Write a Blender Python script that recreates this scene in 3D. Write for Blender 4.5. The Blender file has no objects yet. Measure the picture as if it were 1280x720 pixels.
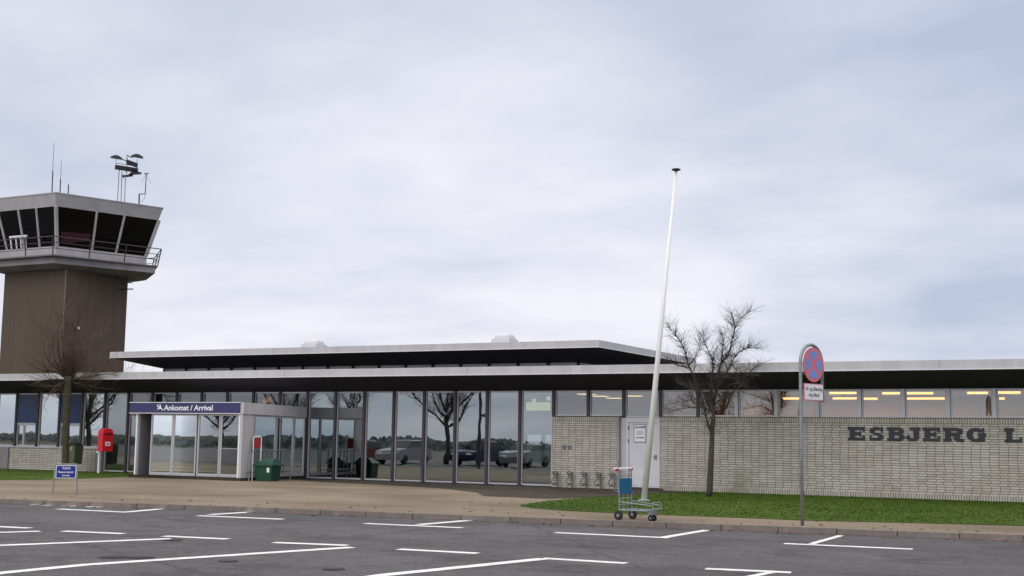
import bpy, math, random
from mathutils import Vector, Matrix
rnd = random.Random(11)
C = bpy.context.scene.collection
S = bpy.context.scene

# ------------------------------------------------------------------ camera
F_PX, YAW, PITCH, ROLL, DIST = 1587.1, .4772, .1183, .0144, 38.223
EYE = 1.55
def ray(u, v):
    x, y = u-640, v-360
    cr, sr = math.cos(ROLL), math.sin(ROLL)
    r = (x*cr+y*sr)/F_PX; up = -(-x*sr+y*cr)/F_PX
    cp, sp = math.cos(PITCH), math.sin(PITCH)
    d = cp-up*sp; z = sp+up*cp
    c, s = math.cos(YAW), math.sin(YAW)
    return Vector((r*c-d*s, r*s+d*c, z))
def atz(u, v, Z):
    R = ray(u, v); t = (Z-EYE)/R.z
    return Vector((R.x*t, R.y*t-DIST, Z))
def aty(u, v, Y):
    R = ray(u, v); t = (Y+DIST)/R.y
    return Vector((R.x*t, Y, R.z*t+EYE))
cam = bpy.data.cameras.new('camera'); camo = bpy.data.objects.new('camera', cam); C.objects.link(camo)
cam.sensor_width = 36; cam.lens = F_PX/1280*36; cam.clip_start = .1; cam.clip_end = 3000
Rv = (ray(1640, 360)-ray(640, 360)).normalized(); Uv = (ray(640, -640)-ray(640, 360)).normalized(); Fv = ray(640, 360).normalized()
m = Matrix((Rv, Uv, -Fv)).transposed().to_4x4(); m.translation = Vector((0, -DIST, EYE)); camo.matrix_world = m
S.camera = camo
S.view_settings.view_transform = 'Standard'; S.view_settings.look = 'None'; S.view_settings.gamma = 1
S.view_settings.exposure = 0

# ------------------------------------------------------------------ sky and sun
SUN_EL, SUN_AZ = math.radians(38), math.radians(195)      # azimuth measured from +Y towards +X
W = bpy.data.worlds.new('World'); S.world = W; W.use_nodes = True
nt = W.node_tree; nt.nodes.clear()
def N(nt, t, **k):
    n = nt.nodes.new(t)
    for a, b in k.items():
        if hasattr(n, a): setattr(n, a, b)
    return n
out = N(nt, 'ShaderNodeOutputWorld'); bg = N(nt, 'ShaderNodeBackground'); bg.inputs['Strength'].default_value = .1
sky = N(nt, 'ShaderNodeTexSky', sky_type='NISHITA'); sky.sun_disc = False
sky.sun_elevation = SUN_EL; sky.sun_rotation = SUN_AZ
tc = N(nt, 'ShaderNodeTexCoord'); L = nt.links.new
sep = N(nt, 'ShaderNodeSeparateXYZ'); L(tc.outputs['Generated'], sep.inputs[0])
def math_(op, a, b=None, nt=nt, clamp=False):
    n = nt.nodes.new('ShaderNodeMath'); n.operation = op; n.use_clamp = clamp
    for i, q in enumerate((a, b)):
        if q is None: continue
        if isinstance(q, (int, float)): n.inputs[i].default_value = q
        else: nt.links.new(q, n.inputs[i])
    return n.outputs[0]
zz = math_('ADD', math_('MAXIMUM', sep.outputs[2], 0), .16)
comb = N(nt, 'ShaderNodeCombineXYZ')
L(math_('DIVIDE', sep.outputs[0], zz), comb.inputs[0]); L(math_('DIVIDE', sep.outputs[1], zz), comb.inputs[1])
mp = N(nt, 'ShaderNodeMapping'); L(comb.outputs[0], mp.inputs[0]); mp.inputs['Rotation'].default_value = (0, 0, .35)
mp.inputs['Scale'].default_value = (.8, 1.0, 1); mp.inputs['Location'].default_value = (3.1, 1.7, 0)
n1 = N(nt, 'ShaderNodeTexNoise'); L(mp.outputs[0], n1.inputs[0]); n1.inputs['Scale'].default_value = .95; n1.inputs['Detail'].default_value = 6; n1.inputs['Roughness'].default_value = .5; n1.inputs['Distortion'].default_value = .25
n2 = N(nt, 'ShaderNodeTexNoise'); L(mp.outputs[0], n2.inputs[0]); n2.inputs['Scale'].default_value = 3.3; n2.inputs['Detail'].default_value = 4; n2.inputs['Roughness'].default_value = .5
# broad cloud banks: fixed directions in the sky where the deck is thinner (brighter) or thicker (bluer)
def bank(u, v, k):
    d = ray(u, v).normalized()
    dt = N(nt, 'ShaderNodeVectorMath', operation='DOT_PRODUCT'); nm = N(nt, 'ShaderNodeVectorMath', operation='NORMALIZE')
    L(tc.outputs['Generated'], nm.inputs[0]); L(nm.outputs[0], dt.inputs[0]); dt.inputs[1].default_value = d
    return math_('POWER', math_('MAXIMUM', dt.outputs['Value'], 0), k)
v = math_('ADD', math_('MULTIPLY', n1.outputs[0], .85), math_('MULTIPLY', n2.outputs[0], .32)); v = math_('ADD', v, -.075)
for (u, y, k, a) in ((690, 420, 60, .25), (200, 400, 120, .12), (1330, 280, 60, -.13), (760, -60, 35, -.20), (100, -40, 60, -.10), (1190, 410, 900, -.13), (880, 370, 1300, .08), (40, 190, 900, -.05), (545, 215, 3000, .05), (850, 130, 300, -.04)):
    v = math_('ADD', v, math_('MULTIPLY', bank(u, y, k), a))
ramp = N(nt, 'ShaderNodeValToRGB'); L(v, ramp.inputs[0])
cr = ramp.color_ramp
cr.elements[0].position = .24; cr.elements[0].color = (5.1, 5.75, 7.4, 1)
cr.elements[1].position = .72; cr.elements[1].color = (9.3, 9.3, 10, 1)
e = cr.elements.new(.42); e.color = (6.6, 7.0, 8.3, 1)
e = cr.elements.new(.56); e.color = (8.0, 8.15, 9.2, 1)
mix = N(nt, 'ShaderNodeMix', data_type='RGBA'); mix.inputs[0].default_value = .93
L(sky.outputs[0], mix.inputs[6]); L(ramp.outputs[0], mix.inputs[7]); 
# an overcast deck is brightest overhead
gain = N(nt, 'ShaderNodeMapRange'); L(sep.outputs[2], gain.inputs[0]); gain.inputs[1].default_value = .36; gain.inputs[2].default_value = .95; gain.inputs[3].default_value = 1; gain.inputs[4].default_value = 2.3
tf = N(nt, 'ShaderNodeMapRange'); L(sep.outputs[2], tf.inputs[0]); tf.inputs[1].default_value = .36; tf.inputs[2].default_value = .8
tm = N(nt, 'ShaderNodeMix', data_type='RGBA'); tm.blend_type = 'MULTIPLY'; L(tf.outputs[0], tm.inputs[0]); L(mix.outputs[2], tm.inputs[6]); tm.inputs[7].default_value = (1.08, 1.0, .86, 1)
vm = N(nt, 'ShaderNodeVectorMath', operation='SCALE'); L(tm.outputs[2], vm.inputs[0]); L(gain.outputs[0], vm.inputs['Scale']); L(vm.outputs[0], bg.inputs[0])
L(bg.outputs[0], out.inputs[0])
sl = bpy.data.lights.new('sun', 'SUN'); so = bpy.data.objects.new('sun', sl); C.objects.link(so)
sl.energy = 1.0; sl.angle = math.radians(50); sl.color = (1, .96, .9)
sd = Vector((math.sin(SUN_AZ)*math.cos(SUN_EL), math.cos(SUN_AZ)*math.cos(SUN_EL), math.sin(SUN_EL)))
so.rotation_euler = sd.to_track_quat('Z', 'Y').to_euler()

# ------------------------------------------------------------------ materials
MATS = {}
def mat(name, col, rough=.7, metal=0, spec=.5, noise=0, nscale=8, bump=0, bscale=60, stretch=None, col2=None, emit=0):
    if name in MATS: return MATS[name]
    mt = bpy.data.materials.new(name); mt.use_nodes = True; MATS[name] = mt
    nt = mt.node_tree; b = nt.nodes['Principled BSDF']; b.inputs['Roughness'].default_value = rough
    b.inputs['Metallic'].default_value = metal; b.inputs['Specular IOR Level'].default_value = spec
    b.inputs['Base Color'].default_value = (*col, 1)
    tc = nt.nodes.new('ShaderNodeTexCoord'); src = tc.outputs['Object']
    if stretch:
        mp = nt.nodes.new('ShaderNodeMapping'); mp.inputs['Scale'].default_value = stretch; nt.links.new(src, mp.inputs[0]); src = mp.outputs[0]
    if noise:
        n = nt.nodes.new('ShaderNodeTexNoise'); nt.links.new(src, n.inputs[0]); n.inputs['Scale'].default_value = nscale; n.inputs['Detail'].default_value = 6; n.inputs['Roughness'].default_value = .62
        r = nt.nodes.new('ShaderNodeValToRGB'); nt.links.new(n.outputs[0], r.inputs[0])
        c2 = col2 or tuple(min(1, c*(1+noise)) for c in col); c1 = col if col2 else tuple(c*(1-noise) for c in col)
        r.color_ramp.elements[0].position = .32; r.color_ramp.elements[0].color = (*c1, 1)
        r.color_ramp.elements[1].position = .68; r.color_ramp.elements[1].color = (*c2, 1)
        nt.links.new(r.outputs[0], b.inputs['Base Color'])
    if bump:
        n = nt.nodes.new('ShaderNodeTexNoise'); nt.links.new(src, n.inputs[0]); n.inputs['Scale'].default_value = bscale; n.inputs['Detail'].default_value = 3
        bp = nt.nodes.new('ShaderNodeBump'); bp.inputs['Strength'].default_value = bump; bp.inputs['Distance'].default_value = .02
        nt.links.new(n.outputs[0], bp.inputs['Height']); nt.links.new(bp.outputs[0], b.inputs['Normal'])
    if emit:
        b.inputs['Emission Color'].default_value = (*col, 1); b.inputs['Emission Strength'].default_value = emit
    return mt

def glass(name, tint, refl, rough=.0):
    mt = bpy.data.materials.new(name); mt.use_nodes = True; nt = mt.node_tree; nt.nodes.clear(); MATS[name] = mt
    o = nt.nodes.new('ShaderNodeOutputMaterial'); g = nt.nodes.new('ShaderNodeBsdfGlossy'); t = nt.nodes.new('ShaderNodeBsdfTransparent')
    mx = nt.nodes.new('ShaderNodeMixShader'); fr = nt.nodes.new('ShaderNodeFresnel'); fr.inputs[0].default_value = 1.5
    g.inputs['Roughness'].default_value = rough; g.inputs['Color'].default_value = (.86, .92, .93, 1); t.inputs[0].default_value = (*tint, 1)
    a = nt.nodes.new('ShaderNodeMath'); a.operation = 'ADD'; a.inputs[1].default_value = refl; a.use_clamp = True
    nt.links.new(fr.outputs[0], a.inputs[0]); nt.links.new(a.outputs[0], mx.inputs[0])
    nt.links.new(t.outputs[0], mx.inputs[1]); nt.links.new(g.outputs[0], mx.inputs[2]); nt.links.new(mx.outputs[0], o.inputs[0])
    # large, faint waviness of float glass
    tc = nt.nodes.new('ShaderNodeTexCoord'); n = nt.nodes.new('ShaderNodeTexNoise'); n.inputs['Scale'].default_value = .7
    bp = nt.nodes.new('ShaderNodeBump'); bp.inputs['Strength'].default_value = .12; bp.inputs['Distance'].default_value = .02
    nt.links.new(tc.outputs['Object'], n.inputs[0]); nt.links.new(n.outputs[0], bp.inputs['Height']); nt.links.new(bp.outputs[0], g.inputs['Normal'])
    return mt

def brick(name, bw, bh, off, c1, c2, mo, msz=.010, vertical=False):
    mt = bpy.data.materials.new(name); mt.use_nodes = True; nt = mt.node_tree; MATS[name] = mt
    b = nt.nodes['Principled BSDF']; b.inputs['Roughness'].default_value = .8; b.inputs['Specular IOR Level'].default_value = .3
    tc = nt.nodes.new('ShaderNodeTexCoord'); sp = nt.nodes.new('ShaderNodeSeparateXYZ'); cb = nt.nodes.new('ShaderNodeCombineXYZ')
    nt.links.new(tc.outputs['Object'], sp.inputs[0])
    ad = nt.nodes.new('ShaderNodeMath'); ad.operation = 'ADD'; nt.links.new(sp.outputs[0], ad.inputs[0]); nt.links.new(sp.outputs[1], ad.inputs[1])
    # each course starts a little off the last, as laid by hand
    rw = nt.nodes.new('ShaderNodeMath'); rw.operation = 'DIVIDE'; nt.links.new(sp.outputs[2], rw.inputs[0]); rw.inputs[1].default_value = bh
    fl = nt.nodes.new('ShaderNodeMath'); fl.operation = 'FLOOR'; nt.links.new(rw.outputs[0], fl.inputs[0])
    wn = nt.nodes.new('ShaderNodeTexWhiteNoise'); wn.noise_dimensions = '1D'; nt.links.new(fl.outputs[0], wn.inputs['W'])
    sc = nt.nodes.new('ShaderNodeMath'); sc.operation = 'MULTIPLY'; nt.links.new(wn.outputs[0], sc.inputs[0]); sc.inputs[1].default_value = 0 if vertical else .055
    a2 = nt.nodes.new('ShaderNodeMath'); a2.operation = 'ADD'; nt.links.new(ad.outputs[0], a2.inputs[0]); nt.links.new(sc.outputs[0], a2.inputs[1]); ad = a2
    if vertical: nt.links.new(sp.outputs[2], cb.inputs[0]); nt.links.new(ad.outputs[0], cb.inputs[1])
    else: nt.links.new(ad.outputs[0], cb.inputs[0]); nt.links.new(sp.outputs[2], cb.inputs[1])
    t = nt.nodes.new('ShaderNodeTexBrick'); nt.links.new(cb.outputs[0], t.inputs[0])
    t.offset = off; t.offset_frequency = 2; t.inputs['Scale'].default_value = 1
    t.inputs['Brick Width'].default_value = bw; t.inputs['Row Height'].default_value = bh; t.inputs['Mortar Size'].default_value = msz
    t.inputs['Mortar Smooth'].default_value = .25; t.inputs['Bias'].default_value = -.2
    t.inputs['Color1'].default_value = (*c1, 1); t.inputs['Color2'].default_value = (*c2, 1); t.inputs['Mortar'].default_value = (*mo, 1)
    n = nt.nodes.new('ShaderNodeTexNoise'); n.inputs['Scale'].default_value = 1.1; n.inputs['Detail'].default_value = 5
    nt.links.new(tc.outputs['Object'], n.inputs[0])
    r = nt.nodes.new('ShaderNodeValToRGB'); r.color_ramp.elements[0].position = .3; r.color_ramp.elements[0].color = (.86, .85, .82, 1); r.color_ramp.elements[1].position = .62; r.color_ramp.elements[1].color = (1, 1, 1, 1)
    nt.links.new(n.outputs[0], r.inputs[0])
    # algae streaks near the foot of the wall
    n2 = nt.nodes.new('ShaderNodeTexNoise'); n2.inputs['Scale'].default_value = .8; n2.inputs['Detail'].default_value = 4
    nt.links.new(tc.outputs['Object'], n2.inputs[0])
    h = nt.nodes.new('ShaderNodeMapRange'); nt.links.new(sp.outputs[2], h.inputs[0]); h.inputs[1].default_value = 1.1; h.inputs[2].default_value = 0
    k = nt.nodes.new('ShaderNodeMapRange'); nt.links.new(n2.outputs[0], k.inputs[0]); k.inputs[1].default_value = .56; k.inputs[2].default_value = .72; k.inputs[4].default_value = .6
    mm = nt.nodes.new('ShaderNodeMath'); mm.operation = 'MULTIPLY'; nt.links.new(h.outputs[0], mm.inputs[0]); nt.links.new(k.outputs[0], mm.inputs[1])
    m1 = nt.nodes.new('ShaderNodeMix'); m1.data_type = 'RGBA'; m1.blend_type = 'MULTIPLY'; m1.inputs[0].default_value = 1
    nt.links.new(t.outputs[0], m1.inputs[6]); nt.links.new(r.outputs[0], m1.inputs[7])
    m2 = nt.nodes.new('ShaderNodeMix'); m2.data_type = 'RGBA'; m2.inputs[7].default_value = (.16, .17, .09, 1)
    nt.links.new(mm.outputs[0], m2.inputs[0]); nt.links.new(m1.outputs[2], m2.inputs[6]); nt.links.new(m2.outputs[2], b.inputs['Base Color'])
    bp = nt.nodes.new('ShaderNodeBump'); bp.inputs['Distance'].default_value = .012; bp.inputs['Strength'].default_value = .8; bp.invert = True
    nt.links.new(t.outputs['Fac'], bp.inputs['Height']); nt.links.new(bp.outputs[0], b.inputs['Normal'])
    return mt

brick('pale brick', .245, .072, .14, (.545, .515, .465), (.41, .385, .345), (.17, .15, .13), .0085)
brick('soldier brick', .072, .072*4, 0, (.50, .475, .42), (.40, .38, .335), (.12, .105, .09), .010)
glass('hall glass', (.50, .57, .58), .30)
glass('clerestory glass', (.86, .81, .77), .15)
glass('door glass', (.32, .34, .35), .15)
glass('bright reflecting glass', (.25, .30, .34), .62)
glass('tower glass', (.45, .34, .36), -.005)
mat('white paint', (.62, .62, .66), .45, noise=.05, nscale=3)
mat('fascia metal', (.50, .495, .51), .5, noise=.10, nscale=1.0, stretch=(3.0, 3.0, .25))
mat('drip edge', (.75, .75, .78), .4)
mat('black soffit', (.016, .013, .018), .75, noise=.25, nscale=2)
mat('roof felt', (.09, .09, .09), .9, noise=.2)
mat('alu', (.50, .50, .53), .4, metal=.35, noise=.05)
mat('dark bronze', (.045, .035, .045), .45, noise=.15)
mat('tower cladding', (.094, .069, .050), .85, noise=.17, nscale=1.0, stretch=(4, 4, .10), bump=.3, bscale=3)
mat('tower concrete', (.42, .41, .43), .7, noise=.12, nscale=1.3)
mat('tower band', (.23, .22, .225), .75, noise=.18, nscale=1.1)
mat('blue panel', (.012, .035, .12), .35, noise=.25, nscale=1.0)
mat('sign blue', (.035, .035, .13), .5)
mat('traffic blue', (.01, .025, .26), .4)
mat('sign white', (.80, .80, .82), .4)
mat('dark letter', (.018, .020, .030), .45)
mat('asphalt', (.052, .048, .052), .62)
mat('road paint', (.60, .59, .57), .6, noise=.3, nscale=5, col2=(.86, .86, .84))
mat('kerb stone', (.20, .17, .155), .85, noise=.2, nscale=5, bump=.4)
mat('bark', (.055, .047, .034), .9, noise=.4, nscale=14)
mat('mossy bark', (.062, .055, .034), .9, noise=.4, nscale=10)
mat('twig red', (.10, .056, .042), .85, noise=.25)
mat('twig dark', (.060, .045, .036), .85, noise=.25)
mat('post red', (.62, .012, .025), .35, noise=.06)
mat('bin green', (.085, .105, .045), .5, noise=.2)
mat('grit green', (.006, .055, .032), .4, noise=.15)
mat('rubber', (.012, .012, .013), .7)
mat('iron grey', (.20, .20, .195), .55, metal=.4, noise=.3, nscale=20)
mat('galvanised', (.27, .29, .30), .5, metal=.5, noise=.12, nscale=12)
mat('fibreglass', (.88, .87, .88), .4, noise=.02)
mat('interior wall', (.50, .33, .27), .8, noise=.05)
mat('hall wall', (.16, .14, .14), .8, noise=.1)
mat('interior floor', (.10, .09, .085), .35)
mat('ceiling', (.55, .48, .43), .8)
mat('tube light', (1.0, .66, .20), .5, emit=2.6)
mat('panel light', (1.0, .82, .42), .5, emit=1.6)
mat('globe light', (1.0, .42, .18), .5, emit=2.0)
mat('sign red', (.62, .17, .23), .5)
mat('sign disc blue', (.16, .28, .66), .5)
mat('plaque red', (.28, .02, .018), .45)
mat('cart blue', (.0, .11, .24), .4)
mat('cast iron', (.018, .017, .02), .6, noise=.3, nscale=20)
mat('skylight dome', (.62, .62, .66), .3)
mat('brown step', (.06, .035, .03), .8, noise=.2)
mat('hedge', (.17, .185, .19), .9, noise=.3)  # foliage paled towards grey: the haze of distance is put into the colour
mat('grey plaster', (.23, .22, .225), .85, noise=.1)
mat('blind', (.5, .5, .5), .6)

def ground_mat(name, base, dark, light, rough, speck):
    mt = mat(name, base, rough); nt = mt.node_tree; b = nt.nodes['Principled BSDF']; l = nt.links.new
    tc = nt.nodes.new('ShaderNodeTexCoord')
    def no(sc, det=5, st=None, rg=.55):
        n = nt.nodes.new('ShaderNodeTexNoise'); n.inputs['Scale'].default_value = sc; n.inputs['Detail'].default_value = det; n.inputs['Roughness'].default_value = rg
        if st:
            mp = nt.nodes.new('ShaderNodeMapping'); mp.inputs['Scale'].default_value = st; mp.inputs['Rotation'].default_value = (0, 0, -.13); l(tc.outputs['Object'], mp.inputs[0]); l(mp.outputs[0], n.inputs[0])
        else: l(tc.outputs['Object'], n.inputs[0])
        return n.outputs[0]
    big = no(.35, 7, (.7, 1.0, 1)); fine = no(24, 3, None, .8); mid = no(2.2, 8, None, .7)
    r = nt.nodes.new('ShaderNodeValToRGB'); l(big, r.inputs[0])
    r.color_ramp.elements[0].position = .33; r.color_ramp.elements[0].color = (*dark, 1); r.color_ramp.elements[1].position = .66; r.color_ramp.elements[1].color = (*light, 1)
    q = nt.nodes.new('ShaderNodeMix'); q.data_type = 'RGBA'; q.blend_type = 'MULTIPLY'; q.inputs[0].default_value = 1
    r2 = nt.nodes.new('ShaderNodeMapRange'); l(fine, r2.inputs[0]); r2.inputs[1].default_value = .3; r2.inputs[2].default_value = .7; r2.inputs[3].default_value = 1-speck; r2.inputs[4].default_value = 1+speck
    r3 = nt.nodes.new('ShaderNodeMapRange'); l(mid, r3.inputs[0]); r3.inputs[1].default_value = .3; r3.inputs[2].default_value = .7; r3.inputs[3].default_value = .9; r3.inputs[4].default_value = 1.1
    mu = nt.nodes.new('ShaderNodeMath'); mu.operation = 'MULTIPLY'; l(r2.outputs[0], mu.inputs[0]); l(r3.outputs[0], mu.inputs[1])
    l(r.outputs[0], q.inputs[6]); l(mu.outputs[0], q.inputs[7]); l(q.outputs[2], b.inputs['Base Color'])
    bp = nt.nodes.new('ShaderNodeBump'); bp.inputs['Strength'].default_value = .35; bp.inputs['Distance'].default_value = .006; l(fine, bp.inputs['Height']); l(bp.outputs[0], b.inputs['Normal'])
    rr = nt.nodes.new('ShaderNodeMapRange'); l(mid, rr.inputs[0]); rr.inputs[1].default_value = .35; rr.inputs[2].default_value = .65; rr.inputs[3].default_value = rough-.12; rr.inputs[4].default_value = rough+.1
    l(rr.outputs[0], b.inputs['Roughness'])
    return mt
del MATS['asphalt']
ground_mat('asphalt', (.05, .05, .05), (.040, .035, .036), (.070, .061, .061), .72, .8)
_nt = MATS['asphalt'].node_tree; _b = _nt.nodes['Principled BSDF']; _src = _b.inputs['Base Color'].links[0].from_socket
_tc = _nt.nodes.new('ShaderNodeTexCoord'); _n = _nt.nodes.new('ShaderNodeTexNoise'); _n.inputs['Scale'].default_value = .55; _n.inputs['Detail'].default_value = 8; _n.inputs['Roughness'].default_value = .7; _nt.links.new(_tc.outputs['Object'], _n.inputs[0])
_m = _nt.nodes.new('ShaderNodeMapRange'); _nt.links.new(_n.outputs[0], _m.inputs[0]); _m.inputs[1].default_value = .50; _m.inputs[2].default_value = .62; _m.inputs[3].default_value = 1.08; _m.inputs[4].default_value = .60
_v = _nt.nodes.new('ShaderNodeTexVoronoi'); _v.feature = 'DISTANCE_TO_EDGE'; _v.inputs['Scale'].default_value = .16; _w = _nt.nodes.new('ShaderNodeTexNoise'); _w.inputs['Scale'].default_value = .8; _w.inputs['Detail'].default_value = 6
_nt.links.new(_tc.outputs['Object'], _w.inputs[0]); _x = _nt.nodes.new('ShaderNodeMix'); _x.data_type = 'RGBA'; _x.inputs[0].default_value = .35; _nt.links.new(_tc.outputs['Object'], _x.inputs[6]); _nt.links.new(_w.outputs['Color'], _x.inputs[7]); _nt.links.new(_x.outputs[2], _v.inputs[0])
_c = _nt.nodes.new('ShaderNodeMapRange'); _nt.links.new(_v.outputs[0], _c.inputs[0]); _c.inputs[1].default_value = .0; _c.inputs[2].default_value = .006; _c.inputs[3].default_value = .45; _c.inputs[4].default_value = 1
_k = _nt.nodes.new('ShaderNodeMath'); _k.operation = 'MULTIPLY'; _nt.links.new(_m.outputs[0], _k.inputs[0]); _nt.links.new(_c.outputs[0], _k.inputs[1])
_q = _nt.nodes.new('ShaderNodeMix'); _q.data_type = 'RGBA'; _q.blend_type = 'MULTIPLY'; _q.inputs[0].default_value = 1; _nt.links.new(_src, _q.inputs[6]); _nt.links.new(_k.outputs[0], _q.inputs[7]); _nt.links.new(_q.outputs[2], _b.inputs['Base Color'])
ground_mat('paving', (.2, .2, .2), (.148, .120, .084), (.25, .206, .148), .85, .5)
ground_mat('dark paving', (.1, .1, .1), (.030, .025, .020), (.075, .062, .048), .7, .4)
ground_mat('field', (.05, .1, .02), (.045, .052, .030), (.07, .074, .045), .9, .3)
ground_mat('turf', (.05, .1, .02), (.032, .064, .006), (.070, .106, .012), .9, .25)

# ------------------------------------------------------------------ mesh helpers
class MB:
    def __init__(s): s.v = []; s.f = []; s.m = []; s.mats = []; s.cur = 0
    def use(s, name):
        mt = MATS[name]
        if mt not in s.mats: s.mats.append(mt)
        s.cur = s.mats.index(mt); return s
    def face(s, idx): s.f.append(tuple(idx)); s.m.append(s.cur)
    def hexa(s, p):      # 8 corners: bottom 4 ccw, top 4
        b = len(s.v); s.v += [tuple(q) for q in p]
        for q in ((3, 2, 1, 0), (4, 5, 6, 7), (0, 1, 5, 4), (1, 2, 6, 5), (2, 3, 7, 6), (3, 0, 4, 7)): s.face([b+i for i in q])
        return s
    def box(s, x0, x1, y0, y1, z0, z1):
        x0, x1 = sorted((x0, x1)); y0, y1 = sorted((y0, y1)); z0, z1 = sorted((z0, z1))
        return s.hexa([(x0, y0, z0), (x1, y0, z0), (x1, y1, z0), (x0, y1, z0), (x0, y0, z1), (x1, y0, z1), (x1, y1, z1), (x0, y1, z1)])
    def bevbox(s, x0, x1, y0, y1, z0, z1, b):   # box with chamfered edges all round
        import bmesh
        bm = bmesh.new(); bmesh.ops.create_cube(bm, size=1)
        for q in bm.verts: q.co = Vector(((x0+x1)/2+q.co.x*(x1-x0), (y0+y1)/2+q.co.y*(y1-y0), (z0+z1)/2+q.co.z*(z1-z0)))
        bmesh.ops.bevel(bm, geom=bm.edges[:], offset=b, segments=2, affect='EDGES', profile=.7)
        o = len(s.v); bm.verts.index_update(); s.v += [tuple(q.co) for q in bm.verts]
        for f in bm.faces: s.face([o+q.index for q in f.verts])
        bm.free(); return s
    def obox(s, c, ax, ay, az, hx, hy, hz):
        c = Vector(c); P = []
        for dz in (-1, 1):
            for dx, dy in ((-1, -1), (1, -1), (1, 1), (-1, 1)): P.append(c+ax*dx*hx+ay*dy*hy+az*dz*hz)
        return s.hexa(P)
    def tube(s, pts, rad, n=8, cap=True):
        pts = [Vector(p) for p in pts]; rads = rad if isinstance(rad, (list, tuple)) else [rad]*len(pts)
        ref = None; base = len(s.v)
        for i, p in enumerate(pts):
            d = (pts[min(i+1, len(pts)-1)]-pts[max(i-1, 0)])
            if d.length < 1e-9: d = Vector((0, 0, 1))
            d.normalize()
            if ref is None: ref = Vector((1, 0, 0)) if abs(d.x) < .8 else Vector((0, 1, 0))
            a = (ref-d*ref.dot(d)).normalized(); ref = a; b = d.cross(a)
            for k in range(n):
                t = 2*math.pi*k/n; s.v.append(tuple(p+(a*math.cos(t)+b*math.sin(t))*rads[i]))
        for i in range(len(pts)-1):
            for k in range(n): s.face([base+i*n+k, base+i*n+(k+1) % n, base+(i+1)*n+(k+1) % n, base+(i+1)*n+k])
        if cap:
            s.face([base+k for k in range(n)][::-1]); s.face([base+(len(pts)-1)*n+k for k in range(n)])
        return s
    def lathe(s, c, prof, n=16, axis='z'):    # prof: (r, h)
        c = Vector(c); b = len(s.v)
        for r, h in prof:
            for k in range(n):
                t = 2*math.pi*k/n
                if axis == 'z': q = Vector((r*math.cos(t), r*math.sin(t), h))
                else: q = axis[0]*h+axis[1]*r*math.cos(t)+axis[2]*r*math.sin(t)
                s.v.append(tuple(c+q))
        for i in range(len(prof)-1):
            for k in range(n): s.face([b+i*n+k, b+i*n+(k+1) % n, b+(i+1)*n+(k+1) % n, b+(i+1)*n+k])
        s.face([b+k for k in range(n)][::-1]); s.face([b+(len(prof)-1)*n+k for k in range(n)])
        return s
    def frust(s, lo, zlo, hi, zhi, cap=True):  # two polygons of equal count
        n = len(lo); b = len(s.v); s.v += [(p[0], p[1], zlo) for p in lo]+[(p[0], p[1], zhi) for p in hi]
        for k in range(n): s.face([b+k, b+(k+1) % n, b+n+(k+1) % n, b+n+k])
        if cap: s.face([b+k for k in range(n)][::-1]); s.face([b+n+k for k in range(n)])
        return s
    def flat(s, pts, o, ax, ay, nrm, d0, d1):  # polygon given in 2D, thickened along nrm from d0 to d1
        n = len(pts); b = len(s.v); o = Vector(o)
        for d in (d0, d1): s.v += [tuple(o+ax*p[0]+ay*p[1]+nrm*d) for p in pts]
        s.face([b+k for k in range(n)][::-1]); s.face([b+n+k for k in range(n)])
        for k in range(n): s.face([b+k, b+(k+1) % n, b+n+(k+1) % n, b+n+k])
        return s
    def text(s, txt, o, ax, ay, nrm, h, d0, d1, width=None, bold=0, center=False):
        cu = bpy.data.curves.new('t', 'FONT'); cu.body = txt; cu.size = 1; cu.offset = bold; cu.resolution_u = 3; cu.fill_mode = 'FRONT'
        ob = bpy.data.objects.new('t', cu); me = bpy.data.meshes.new_from_object(ob)
        xs = [v.co.x for v in me.vertices]; ys = [v.co.y for v in me.vertices]
        x0, x1 = min(xs), max(xs); sy = h/.73
        sx = sy if width is None else width/(x1-x0)
        o = Vector(o); b = len(s.v); x00 = x0 if not center else (x0+x1)/2
        for v in me.vertices: s.v.append(tuple(o+ax*((v.co.x-x00)*sx)+ay*(v.co.y*sy)+nrm*d1))
        for f in me.polygons: s.face([b+i for i in f.vertices])
        bpy.data.objects.remove(ob); bpy.data.curves.remove(cu); bpy.data.meshes.remove(me)
        return s
    def build(s, name, material=None, parent=None, smooth=False):
        me = bpy.data.meshes.new(name); me.from_pydata(s.v, [], s.f)
        if material: me.materials.append(MATS[material])
        else:
            for q in s.mats: me.materials.append(q)
            me.polygons.foreach_set('material_index', s.m)
        if smooth: me.polygons.foreach_set('use_smooth', [True]*len(me.polygons))
        me.update(); me.validate()
        o = bpy.data.objects.new(name, me); C.objects.link(o)
        if parent: o.parent = parent; o.matrix_parent_inverse = parent.matrix_world.inverted()
        return o
def setp(o, label=None, cat=None, group=None, kind=None):
    for k, v in (('label', label), ('category', cat), ('group', group), ('kind', kind)):
        if v: o[k] = v
    return o
def thing(name, label, cat, loc=(0, 0, 0), rot=0, group=None):
    o = bpy.data.objects.new(name, None); C.objects.link(o); o.empty_display_size = .3
    o.matrix_world = Matrix.Translation(Vector(loc)) @ Matrix.Rotation(rot, 4, 'Z')
    o.location = loc; o.rotation_euler = (0, 0, rot)
    return setp(o, label, cat, group)
def local(name, mb, material, parent, smooth=False):   # mesh already in the parent's own coordinates
    o = mb.build(name, material, None, smooth); o.parent = parent; return o
X, Y, Z = Vector((1, 0, 0)), Vector((0, 1, 0)), Vector((0, 0, 1))
ROAD = -.10

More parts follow.
